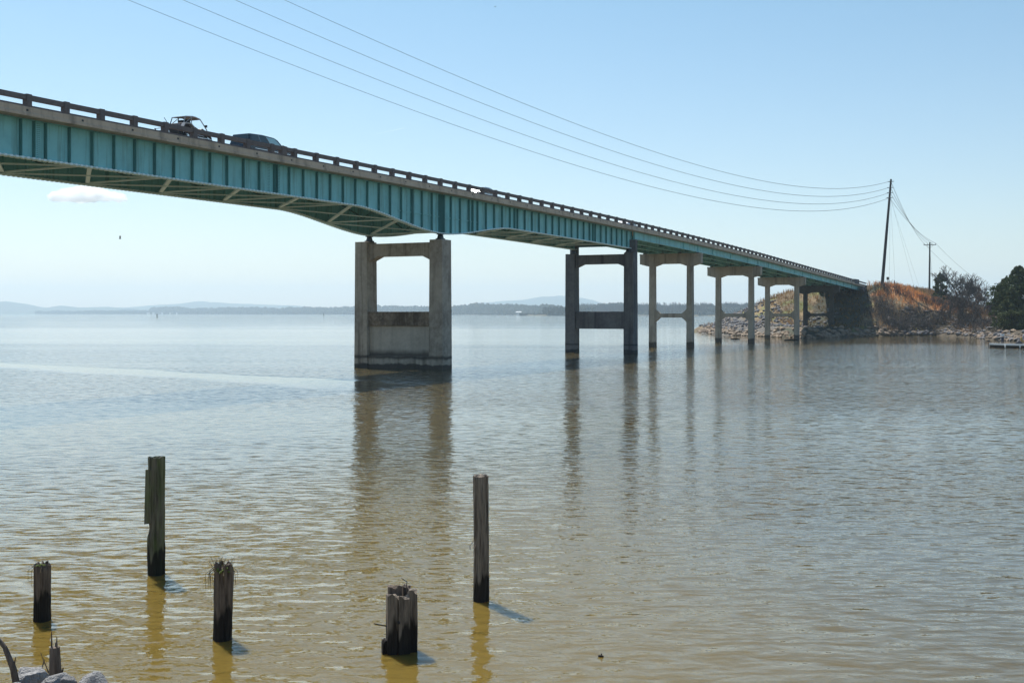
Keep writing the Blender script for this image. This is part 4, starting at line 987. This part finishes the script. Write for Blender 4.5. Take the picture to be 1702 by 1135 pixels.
pb = piling(256, 957, 757, 28, 'tall mossy green piling on the left with a bite out of its left side', 'pile_green', 2, notch=(.78, 1.06, .42, math.pi), hollow=True, ragged=.02)
pc = piling(366, 1066, 942, 32, 'short dark piling with a tuft of dead weeds growing from its top', 'pile_dark', 3, ragged=.22, lean=.02)
pe = piling(799, 1001, 788, 26, 'tall slim grey piling right of the middle, standing alone', 'pile_grey', 4, notch=(.98, 1.12, .22, 3.6), ragged=.03)
# splintered plank still nailed to the tall left piling
m = MB(); m.hexa([(-.185, -.165, 1.0), (-.05, -.185, 1.02), (-.05, -.155, 1.02), (-.175, -.13, 1.0)], [(-.165, -.15, 2.05), (-.04, -.18, 2.06), (-.04, -.15, 2.06), (-.165, -.12, 2.05)]); m.build('split_face', M['pile_green'], pb[0])
# cluster of three timbers bound together
q0 = onwater(664, 1092); cl = empty('piling_cluster', (q0.x, q0.y + .3, 0), .25, 'broad clump of split square timbers bound together near the bottom middle', 'piling', 'old timber pilings standing in the water')
def timber(cx, cy, wx, wy_, h, seed, parent, mt='pile_grey'):
    m = MB(); rnd = random.Random(seed); nz_ = 16; vs = []; fs = []; ring = [(-1, -1), (-.5, -1.06), (0, -.95), (.5, -1.05), (1, -1), (1.05, -.3), (.96, .4), (1, 1), (.3, 1.04), (-.4, .97), (-1, 1), (-1.04, .3), (-.97, -.4)]; n = len(ring)
    for j in range(nz_ + 1):
        z = -1.4 + (h + 1.4) * j / nz_
        for i, (a, c) in enumerate(ring):
            k = 1 + .10 * noise.noise(Vector((a * 2, c * 2, z * 1.2 + seed))); zz = z + (.09 * noise.noise(Vector((a * 1.5, c * 1.5, seed * 2.2))) if j == nz_ else 0)
            vs.append((cx + a * wx * k, cy + c * wy_ * k, zz))
    for j in range(nz_):
        for i in range(n): i2 = (i + 1) % n; fs.append((j * n + i, j * n + i2, (j + 1) * n + i2, (j + 1) * n + i))
    vs.append((cx, cy, h + .02)); c = len(vs) - 1
    for i in range(n): fs.append((nz_ * n + i, nz_ * n + (i + 1) % n, c))
    m.add(vs, fs); return m.build('timber', M[mt], parent)
timber(-.155, -.06, .075, .085, .86, 3, cl); timber(.02, -.09, .085, .07, .83, 5, cl); timber(.165, .02, .062, .11, .90, 7, cl); timber(-.08, .12, .10, .075, .95, 9, cl, 'pile_dark'); timber(.10, .14, .06, .06, .93, 11, cl, 'pile_dark'); timber(-.26, -.02, .035, .07, .20, 13, cl, 'pile_dark')
m = MB(); m.tube([(-.07, -.16, .48), (-.07, -.19, .48)], .022, 8); m.build('bolt_head', M['steel'], cl)
m = MB(); m.tube([(.06, .02, .85), (.085, 0, 1.04), (.0, -.02, 1.10)], .007, 6); m.build('bent_nail', M['steel'], cl)
m = MB(); m.tube([(-.20, -.05, .40), (-.42, -.10, .47)], .009, 6); m.build('iron_spike', M['steel'], cl)
m = MB(); m.tube([(-.13, -.08, 1.06), (-.19, -.12, 1.0), (-.185, -.12, .92)], .007, 5); m.build('bent_nail', M['steel'], pe[0])
# weeds on the piling tops
M['weed'] = mat('dead_weeds', (.16, .12, .06), .9, noise1=(20, (.07, .05, .03), .8)); M['moss'] = mat('moss', (.16, .20, .05), .95, noise1=(30, (.07, .08, .02), .8))
def weeds(pt, label, n, hmax, droop, name='weed_tuft', mt='weed'):
    _, b0, H, r = pt; m = MB(); rnd = random.Random(n)
    for i in range(n):
        a = rnd.random() * 6.28; rr = r * .85 * math.sqrt(rnd.random()); p = Vector((rr * math.cos(a), rr * math.sin(a), -.05)); l = hmax * rnd.uniform(.25, 1) ** 1.6
        if rnd.random() < droop: e = p + Vector((math.cos(a) * r * .9, math.sin(a) * r * .9 - .04, -.02)); m.tube([p, p + Vector((0, 0, .09)), e, e + Vector((.01, -.01, -rnd.uniform(.05, .28)))], [.005, .004, .004, .002], 3)
        else: e = p + Vector((rnd.gauss(0, .4) * l, rnd.gauss(0, .3) * l, l)); m.tube([p, (p + e) / 2 + Vector((rnd.gauss(0, .02), 0, 0)), e], [.005, .0035, .002], 3)
    o = m.build(name, M[mt], recalc=False); o.location = (b0.x, b0.y, H); return tag(o, label, 'weeds')
weeds(pc, 'tangle of dead weeds sprouting from the short dark piling', 90, .24, .15)
weeds(pa, 'few dry bits and twigs on the top of the far left piling', 60, .11, .08)
m = MB(); rnd = random.Random(4)
for i in range(26): a = rnd.random() * 6.28; rr = .09 * rnd.random(); add_to(m, rk[0], (rr * math.cos(a), rr * math.sin(a), rnd.uniform(0, .03)), (.05, .05, .04), a)
o = m.build('moss_clump', M['moss']); o.location = (pa[1].x, pa[1].y - .05, pa[2] + .0); tag(o, 'bright yellow green clump of moss on the far left piling', 'moss')
m = MB()
for i in range(40): a = rnd.random() * 6.28; rr = .12 * math.sqrt(rnd.random()); add_to(m, rk[1], (rr * math.cos(a), rr * math.sin(a), rnd.uniform(-.04, .03)), (.06, .06, .05), a)
o = m.build('moss_clump', M['moss']); o.location = (pc[1].x + .02, pc[1].y - .04, pc[2]); tag(o, 'dull moss under the dead weeds on the short dark piling', 'moss')
# ------------------------------------------------------------------ rocks, stump and branch at the lower left
M['rock_near'] = mat('pale_grey_rock', (.38, .37, .36), .85, noise1=(7, (.12, .115, .11), .95), noise2=(14, (.55, .54, .53), .5), bump=(18, .09))
def near_rock(px, ytop, wpx, Y, label, seed, hk=.8):
    me = rock_mesh(seed, 'boulder', M['rock_near'], 4, .22); o = bpy.data.objects.new('boulder', me); col.objects.link(o)
    w_ = wpx / F * Y; zs = max(v.co.z for v in me.vertices); ww = max(v.co.x for v in me.vertices) * 2; p = at(px, ytop, Y); o.scale = (w_ / ww, w_ / ww, w_ / ww * hk * 1.25); o.location = (p.x, p.y, p.z - zs * w_ / ww * hk * 1.25); o.rotation_euler = (0, 0, seed)
    return tag(o, label, 'rock', 'pale rocks on the near bank')
near_rock(50, 1110, 62, 9.6, 'largest pale rock at the lower left, left of the wooden stump', 3, 1.0)
near_rock(96, 1118, 44, 9.4, 'pale rock directly in front of the wooden stump', 5)
near_rock(112, 1123, 30, 9.1, 'small pale rock right of the stump', 8)
near_rock(152, 1117, 50, 9.3, 'pale rock farthest right of the rocks at the lower left', 12)
near_rock(14, 1134, 50, 9.0, 'pale rock partly below the frame in the lower left corner', 15)
near_rock(190, 1139, 40, 8.8, 'pale rock just below the bottom edge', 18)
q = at(91, 1119, 10.2); gz = q.z - .5; st = empty('broken_stump', (q.x, q.y, gz), 0, 'splintered dark stump sticking up behind the pale rocks', 'stump')
Hs = at(91, 1052, 10.2).z - gz; m = MB(); rnd = random.Random(8)
m.tube([(0, 0, 0), (.005, 0, Hs * .6), (0, 0, Hs * .86)], [.062, .052, .042], 10)
m.build('trunk', M['pile_dark'], st)
m = MB()
for (x, y, a, b_, rr) in ((-.025, 0, .5, 1.02, .018), (.02, -.01, .5, .97, .020), (.0, .02, .55, .90, .02), (.035, -.02, .3, .80, .014), (-.04, 0, .2, .75, .012)): m.tube([(x, y, Hs * a), (x * 1.1, y, Hs * b_)], [rr, .004], 6)
m.tube([(.03, -.02, Hs * .42), (.085, -.03, Hs * .66)], [.022, .006], 6); m.tube([(.03, -.02, Hs * .36), (.11, -.03, Hs * .56)], [.02, .004], 6); m.build('splinter', M['pile_dark'], st)
m = MB(); a = at(30, 1150, 9.4); b_ = at(22, 1110, 9.4); c = at(8, 1075, 9.4); d = at(-12, 1050, 9.4); m.tube([a - Vector((0, 0, .3)), a, b_, c, d], [.035, .032, .027, .02, .012], 8)
m.tube([b_, b_ + Vector((.02, 0, .09))], [.012, .003], 5); tag(m.build('driftwood_branch', M['pile_dark']), 'dark curved branch leaning in at the left edge of the lower corner', 'branch')
m = MB(); a = at(67, 1122, 9.8); m.tube([a - Vector((0, 0, .2)), a, at(73, 1096, 9.8)], [.007, .006, .003], 5); m.tube([at(69, 1112, 9.8), at(75, 1095, 9.8)], [.004, .002], 5); m.tube([at(81, 1118, 9.8), at(76, 1105, 9.8), at(67, 1084, 9.8)], [.006, .005, .002], 5)
tag(m.build('twig', M['pile_dark']), 'thin forked twig between the largest pale rock and the stump', 'twig')
# floating debris
def drift(px, py, L_, label, seed=0, up=.25):
    q = onwater(px, py); m = MB(); rnd = random.Random(seed); m.tube([(-L_ / 2, 0, .02), (0, .1, .12), (L_ / 2, 0, .03)], [.12, .16, .1], 7); m.tube([(0, .1, .1), (L_ * .2, 0, up)], [.07, .03], 5)
    o = m.build('driftwood', M['pile_dark']); o.location = (q.x, q.y, 0); tag(o, label, 'driftwood')
drift(1315, 565.5, 2.6, 'dark driftwood log floating beside the nearest leg of the last pier', 2, .5)
drift(1222, 564, 1.8, 'small floating branch between the piers left of the hill', 3)
m = MB(); add_to(m, rk[2], (0, 0, .01), (.10, .08, .06), 0); m.tube([(0, 0, 0), (.01, 0, .05)], [.015, .006], 5); o = m.build('floating_debris', M['pile_dark']); o.location = onwater(999, 1091); tag(o, 'tiny dark speck of debris floating near the bottom edge', 'debris')
# ------------------------------------------------------------------ fishing boat with anglers
qa = onwater(1645, 578); qb = onwater(1712, 583.5); bd = (qb - qa); brz = -.36; BL = 7.4
boat = empty('fishing_boat', (qa.x, qa.y, 0), brz, 'long low fishing boat with a white gunwale moored before the evergreens', 'boat')
M['hull'] = mat('dark_brown_hull', (.07, .055, .045), .5, noise1=(2, (.04, .035, .03), .6)); M['gun'] = mat('white_gunwale', (.88, .87, .84), .5); M['deck'] = mat('grey_boat_carpet', (.12, .12, .13), .9, noise1=(5, (.08, .08, .09), .6))
secs = [(0, .18, .52), (.7, .62, .50), (1.8, .95, .47), (3.4, 1.08, .45), (BL, 1.05, .45)]
vs = []; fs = []
for (x, hwid, zt) in secs: vs += [(x, -hwid, zt), (x, -hwid * .8, -.12), (x, hwid * .8, -.12), (x, hwid, zt)]
for i in range(len(secs) - 1):
    for k in range(4): k2 = (k + 1) % 4; fs.append((i * 4 + k, i * 4 + k2, i * 4 + 4 + k2, i * 4 + 4 + k))
fs.append((0, 1, 2, 3)); j = 4 * (len(secs) - 1); fs.append((j, j + 1, j + 2, j + 3)); m = MB(); m.add(vs, fs); m.build('hull', M['hull'], boat)
m = MB()
for sg2 in (-1, 1):
    for i in range(len(secs) - 1): m.bar((secs[i][0], sg2 * secs[i][1], secs[i][2] + .05), (secs[i + 1][0] + .01, sg2 * secs[i + 1][1], secs[i + 1][2] + .05), .30, .24)
m.build('gunwale', M['gun'], boat)
m = MB(); m.box((.8, -.5, .48), (BL, .5, .53)); m.build('deck', M['deck'], boat)
m = MB(); m.tube([(-.12, 0, -.3), (-.12, 0, .95)], .05, 8); m.box((-.32, -.1, .9), (.05, .1, 1.08)); m.bar((-.1, 0, .6), (.5, 0, .6), .08, .06); m.build('trolling_motor', M['steel'], boat, bevel=.01)
for x in (2.05, 4.05, 5.6):
    m = MB(); m.tube([(x, -1.17, .50), (x, -1.2, .42), (x, -1.2, .10), (x, -1.17, .03)], [.03, .10, .10, .03], 10); m.build('fender', M['gun'], boat)
m = MB(); m.tube([(1.25, .05, .53), (1.25, .05, .95)], .05, 8); m.prism([(1.0, .95), (1.5, .95), (1.5, 1.05), (1.1, 1.08), (1.05, 1.5), (.95, 1.5)], 'y', -.2, .3); m.build('seat', M['steel'], boat, bevel=.03)
m = MB(); m.prism([(3.5, .53), (4.5, .53), (4.4, .85), (3.95, 1.15), (3.8, .9), (3.5, .8)], 'y', -.05, .75); m.build('console', M['deck'], boat, bevel=.04)
M['skin'] = mat('skin', (.45, .27, .19), .6); M['hair'] = mat('hair', (.05, .035, .025), .8); M['cap_c'] = mat('grey_cap', (.25, .26, .28), .8)
def skinmesh(name, verts, edges, radii, mt, parent, lv=1):
    me = bpy.data.meshes.new(name); me.from_pydata(verts, edges, []); o = bpy.data.objects.new(name, me); col.objects.link(o); o.parent = parent; me.materials.append(mt)
    md = o.modifiers.new('skin', 'SKIN'); 
    for i, v in enumerate(me.skin_vertices[0].data if me.skin_vertices else []): pass
    if not me.skin_vertices:
        bm = bmesh.new(); bm.from_mesh(me); bm.verts.layers.skin.verify(); bm.to_mesh(me); bm.free()
    for i, r in enumerate(radii): me.skin_vertices[0].data[i].radius = (r if isinstance(r, tuple) else (r, r)); 
    me.skin_vertices[0].data[0].use_root = True; md.use_smooth_shade = True
    s = o.modifiers.new('sub', 'SUBSURF'); s.levels = lv; s.render_levels = lv; return o
def person(loc, rz, label, shirt, legs, pose='stand', shorts=False, hat=None, k=1.0):
    root = empty('person', loc, rz, label, 'person', 'people on the fishing boat')
    hip = .92 if pose == 'stand' else .48
    kn = [( .10, .02, .50), (-.10, .02, .50)] if pose == 'stand' else [(.14, -.42, .50), (-.14, -.42, .50)]
    an = [(.12, .04, .09), (-.12, .06, .09)] if pose == 'stand' else [(.14, -.45, .09), (-.14, -.45, .09)]
    to = [(.14, -.14, .04), (-.14, -.12, .04)] if pose == 'stand' else [(.14, -.62, .04), (-.14, -.62, .04)]
    V = [(0, 0, hip), (0, 0, hip + .25), (0, -.01, hip + .50), (0, -.02, hip + .60), (0, -.03, hip + .70), (0, -.03, hip + .80)]
    Ed = [(0, 1), (1, 2), (2, 3), (3, 4), (4, 5)]; Rr = [(.15, .11), (.13, .10), (.16, .11), .055, .085, .07]
    for sgn, kk, aa, tt in ((1, kn[0], an[0], to[0]), (-1, kn[1], an[1], to[1])):
        i = len(V); V += [(sgn * .10, 0, hip - .05), kk, aa, tt]; Ed += [(0, i), (i, i + 1), (i + 1, i + 2), (i + 2, i + 3)]; Rr += [.085, .06, .04, .035]
        i = len(V); V += [(sgn * .19, -.01, hip + .48), (sgn * .25, -.02, hip + .22), (sgn * .15, -.26, hip + .20), (sgn * .10, -.34, hip + .21)]; Ed += [(2, i), (i, i + 1), (i + 1, i + 2), (i + 2, i + 3)]; Rr += [.06, .045, .034, .03]
        h = i + 3
        for f_ in range(5):
            i = len(V); V += [(sgn * (.07 + .02 * f_), -.38 - .008 * (2 - abs(f_ - 2)), hip + .22), (sgn * (.07 + .02 * f_), -.41, hip + .19)]; Ed += [(h, i), (i, i + 1)]; Rr += [.010, .008]
    body = skinmesh('body', V, Ed, Rr, M['skin'], root)
    V = [(0, 0, hip + .02), (0, 0, hip + .25), (0, -.01, hip + .50)]; Ed = [(0, 1), (1, 2)]; Rr = [(.175, .13), (.16, .125), (.175, .13)]
    for sgn in (1, -1): i = len(V); V += [(sgn * .20, -.01, hip + .48), (sgn * .26, -.02, hip + .24)]; Ed += [(2, i), (i, i + 1)]; Rr += [.08, .065]
    if shirt[1]:
        for sgn, i in ((1, 4), (-1, 6)): V.append((sgn * .17, -.22, hip + .20)); Ed.append((i, len(V) - 1)); Rr.append(.05)
    skinmesh('shirt', V, Ed, Rr, shirt[0], root)
    V = [(0, 0, hip + .03)]; Ed = []; Rr = [(.165, .125)]
    for sgn, kk, aa in ((1, kn[0], an[0]), (-1, kn[1], an[1])):
        i = len(V); V += [(sgn * .10, 0, hip - .06), kk]; Ed += [(0, i), (i, i + 1)]; Rr += [.10, .078]
        if not shorts: V.append((aa[0], aa[1], aa[2] + .04)); Ed.append((i + 1, i + 2)); Rr.append(.062)
    skinmesh('shorts' if shorts else 'trousers', V, Ed, Rr, legs, root)
    b = MB(); n_ = 12
    zc = hip + .775
    vs = []; fs = []
    for j in range(5):
        ph = .2 + j * .32
        for i in range(n_): t = 6.283 * i / n_; vs.append((.093 * math.sin(ph) * math.cos(t), -.02 + .108 * math.sin(ph) * math.sin(t), zc + .02 + .115 * math.cos(ph)))
    for j in range(4):
        for i in range(n_): i2 = (i + 1) % n_; fs.append((j * n_ + i, j * n_ + i2, (j + 1) * n_ + i2, (j + 1) * n_ + i))
    fs.append(tuple(range(n_))); b.add(vs, fs); b.build('cap' if hat else 'hair', hat or M['hair'], root, smooth=True)
    b = MB(); b.add([(-.012, -.115, zc - .02), (.012, -.115, zc - .02), (0, -.145, zc - .03), (0, -.115, zc + .03)], [(0, 1, 2), (0, 2, 3), (1, 3, 2), (0, 3, 1)]); b.build('nose', M['skin'], root)
    root.scale = (k, k, k); return root
white = mat('white_shirt_cloth', (.62, .66, .70), .9, noise1=(6, (.5, .55, .6), .4)); blue = mat('light_blue_shirt_cloth', (.35, .48, .75), .9, noise1=(6, (.28, .38, .62), .4)); navy = mat('dark_trouser_cloth', (.03, .04, .07), .9); blk = mat('black_cloth', (.015, .015, .018), .9); tanj = mat('yellow_tan_cloth', (.55, .38, .12), .9); dcl = mat('charcoal_cloth', (.04, .045, .05), .9)
def onboat(x, y, z=.53): c_, s_ = math.cos(brz), math.sin(brz); return (qa.x + x * c_ - y * s_, qa.y + x * s_ + y * c_, z)
person(onboat(1.75, 0), math.pi + .3, 'person in a white shirt and dark trousers standing at the bow of the boat', (white, True), navy, hat=M['cap_c'], k=1.1)
person(onboat(4.95, -.1), math.pi - .4, 'person in a light blue shirt and black shorts standing toward the right of the boat', (blue, False), blk, shorts=True, k=1.08)
person(onboat(4.3, .3, .53), .9, 'person in a yellow tan top sitting low beside the console', (tanj, True), tanj, 'sit', k=1.05)
m = MB(); a = Vector(onboat(1.9, .35, 1.45)); m.tube([a, a + Vector((.3, 1.6, .9))], [.015, .006], 5); tag(m.build('fishing_rod', M['black']), 'thin fishing rod held by the person in the white shirt', 'fishing rod')
# ------------------------------------------------------------------ small far things
m = MB(); q = onwater(261, 527.5); m.tube([(0, 0, -1), (0, 0, 1.0)], [.9, .9], 10); m.tube([(0, 0, 1.0), (0, 0, 3.2)], [.5, .4], 8); m.box((-.9, -.15, 2.6), (.9, .15, 4.2)); o = m.build('channel_marker', M['steel']); o.location = q; tag(o, 'dark channel marker standing in the water far to the left', 'channel marker')
m = MB(); q = onwater(538, 525.5); m.tube([(0, 0, -1), (0, 0, 4.0)], [.7, .5], 8); m.box((-.9, -.15, 3.2), (.9, .15, 5.4)); o = m.build('channel_marker', M['steel']); o.location = q; tag(o, 'tiny channel marker in the water left of the first tall pier', 'channel marker')
M['house'] = mat('white_house_wall', (.8, .8, .78), .8, noise1=(.1, (.7, .7, .68), .4)); M['roof'] = mat('pale_roof', (.55, .56, .58), .8)
for i, (px, w_, lab) in enumerate(((246.5, 16, 'leftmost and brightest of the small white lakeside houses on the far left shore'), (255, 11, 'small white house just right of the brightest lakeside house'), (271, 18, 'wide low white building right of the far channel marker'), (283, 8, 'faint white house second from the right in the far left cluster'), (294, 9, 'faint white house at the right end of the far left cluster'), (360, 20, 'white lakeside house standing alone to the right of the far cluster'))):
    t = [k for k in range(len(path) - 1) if path[k][0] <= px <= path[k + 1][0]][0]; Y = path[t][1] + (path[t + 1][1] - path[t][1]) * (px - path[t][0]) / (path[t + 1][0] - path[t][0]) - 15
    q = at(px, 521, Y); e = empty('lakeside_house', (q.x, q.y, 1), 0, lab, 'house', 'white houses on the far left shore'); m = MB(); m.box((-w_ / 2, -4, 0), (w_ / 2, 4, 5)); m.build('wall', M['house'], e)
    m = MB(); m.prism([(-5, 5), (5, 5), (0, 8)], 'x', -w_ / 2 - .5, w_ / 2 + .5); m.build('roof', M['roof'], e)
q = at(862, 521, 3640); e = empty('lakeside_house', (q.x, q.y, 1.5), 0, 'pale flat roofed building on the far shore behind the low island tip', 'house'); m = MB(); m.box((-7, -4, 0), (7, 4, 4)); m.build('wall', M['roof'], e); m = MB(); m.prism([(-6, 7), (6, 7), (0, 10)], 'x', -9, 9); m.box((-8, -5, 4.0), (-7.6, -4.6, 7)); m.box((7.6, -5, 4.0), (8, -4.6, 7)); m.box((-.2, -5, 4.0), (.2, -4.6, 7)); m.build('roof', M['house'], e)
# birds
def bird(px, py, Y, size, label, flap=.5):
    q = at(px, py, Y); e = empty('bird', q, .6, label, 'bird'); m = MB(); m.tube([(-.5, 0, 0), (-.25, 0, .02), (.1, 0, .03), (.35, 0, .06), (.5, 0, .05)], [.03, .12, .15, .09, .02], 8); m.build('body', M['black'], e, smooth=True)
    for sg3 in (-1, 1):
        m = MB(); m.add([(.15, sg3 * .08, .05), (-.2, sg3 * .08, .05), (-.12, sg3 * .55, .05 + flap * .6), (.2, sg3 * .5, .05 + flap * .6), (-.05, sg3 * .95, .05 + flap * 1.3), (.15, sg3 * .08, .08), (-.2, sg3 * .08, .08), (-.12, sg3 * .55, .08 + flap * .6), (.2, sg3 * .5, .08 + flap * .6)],
              [(0, 1, 2, 3), (3, 2, 4), (5, 8, 7, 6), (8, 4, 7)]); m.build('wing', M['black'], e)
    e.scale = (size,) * 3
bird(199.5, 397, 60, .13, 'black bird with raised wings flying low below the left part of the bridge', 1.1)
bird(823, 12, 150, .22, 'tiny distant bird high near the top centre of the sky', .4)
# ------------------------------------------------------------------ cloud and contrail, outside the haze
def volume_mat(name, dens, scale, lo, hi, colr=(1, 1, 1), stretch=(1, 1, 1)):
    m = bpy.data.materials.new(name); m.use_nodes = True; N = m.node_tree; N.nodes.clear(); L = N.links
    tc = N.nodes.new('ShaderNodeTexCoord'); mp = N.nodes.new('ShaderNodeMapping'); mp.inputs['Scale'].default_value = stretch; L.new(tc.outputs['Object'], mp.inputs[0]); t = N.nodes.new('ShaderNodeTexNoise'); t.inputs['Scale'].default_value = scale; t.inputs['Detail'].default_value = 4; L.new(mp.outputs[0], t.inputs[0])
    r = N.nodes.new('ShaderNodeMapRange'); r.inputs[1].default_value = lo; r.inputs[2].default_value = hi; r.inputs[3].default_value = 0; r.inputs[4].default_value = dens; L.new(t.outputs['Fac'], r.inputs[0])
    p = N.nodes.new('ShaderNodeVolumePrincipled'); p.inputs['Color'].default_value = (*colr, 1); p.inputs['Anisotropy'].default_value = .45; L.new(r.outputs[0], p.inputs['Density']); o = N.nodes.new('ShaderNodeOutputMaterial'); L.new(p.outputs[0], o.inputs['Volume']); return m
CY = 7000.0; rnd = random.Random(11); bm = bmesh.new()
for (px, py, wx, hy_) in ((105, 327, 44, 15), (125, 322, 52, 20), (148, 320, 52, 25), (168, 324, 50, 20), (190, 329, 40, 14), (138, 330, 90, 14), (100, 331, 34, 9)):
    p = at(px, py, CY + rnd.uniform(-60, 60)); bmesh.ops.create_icosphere(bm, subdivisions=3, radius=1, matrix=Matrix.Translation(p) @ Matrix.Diagonal((wx / 2 / F * CY, 90, hy_ / 2 / F * CY, 1)))
me = bpy.data.meshes.new('cloud'); zb_ = at(0, 337.5, CY).z
for v in bm.verts: v.co += Vector((noise.noise(v.co * .02), 0, noise.noise(v.co * .025 + Vector((9, 0, 0))))) * 26 + Vector((0, 0, noise.noise(v.co * .07))) * 12; v.co.z = max(v.co.z, zb_ + 3 * noise.noise(v.co * .03))
bm.to_mesh(me); bm.free(); o = bpy.data.objects.new('cloud', me); col.objects.link(o)
rm = o.modifiers.new('remesh', 'REMESH'); rm.mode = 'VOXEL'; rm.voxel_size = 5
me.materials.append(volume_mat('cloud_vapour', .045, .016, .36, .62)); tag(o, 'small white flat-bottomed cloud below the bridge at the left', 'cloud')
m = MB(); a, b_ = at(612, 226.5, 9000), at(676, 212, 9000); m.tube([a, a.lerp(b_, .5), b_], [2, 4, 5.5], 8); o = m.build('contrail', volume_mat('contrail_vapour', .016, .02, .25, .6)); tag(o, 'short thin white contrail in the sky above the middle of the bridge', 'contrail')
# ------------------------------------------------------------------ haze
hz = MB(); hz.box((-9000, -60, -3), (9000, 12500, 285)); ho = hz.build('haze', None); tag(ho, kind='stuff')
hm = bpy.data.materials.new('haze_air'); hm.use_nodes = True; N = hm.node_tree; N.nodes.clear()
pv = N.nodes.new('ShaderNodeVolumePrincipled'); pv.inputs['Color'].default_value = (.68, .86, 1.0, 1); pv.inputs['Density'].default_value = 1.3e-4; pv.inputs['Anisotropy'].default_value = .25
oo = N.nodes.new('ShaderNodeOutputMaterial'); N.links.new(pv.outputs[0], oo.inputs['Volume']); ho.data.materials.append(hm)
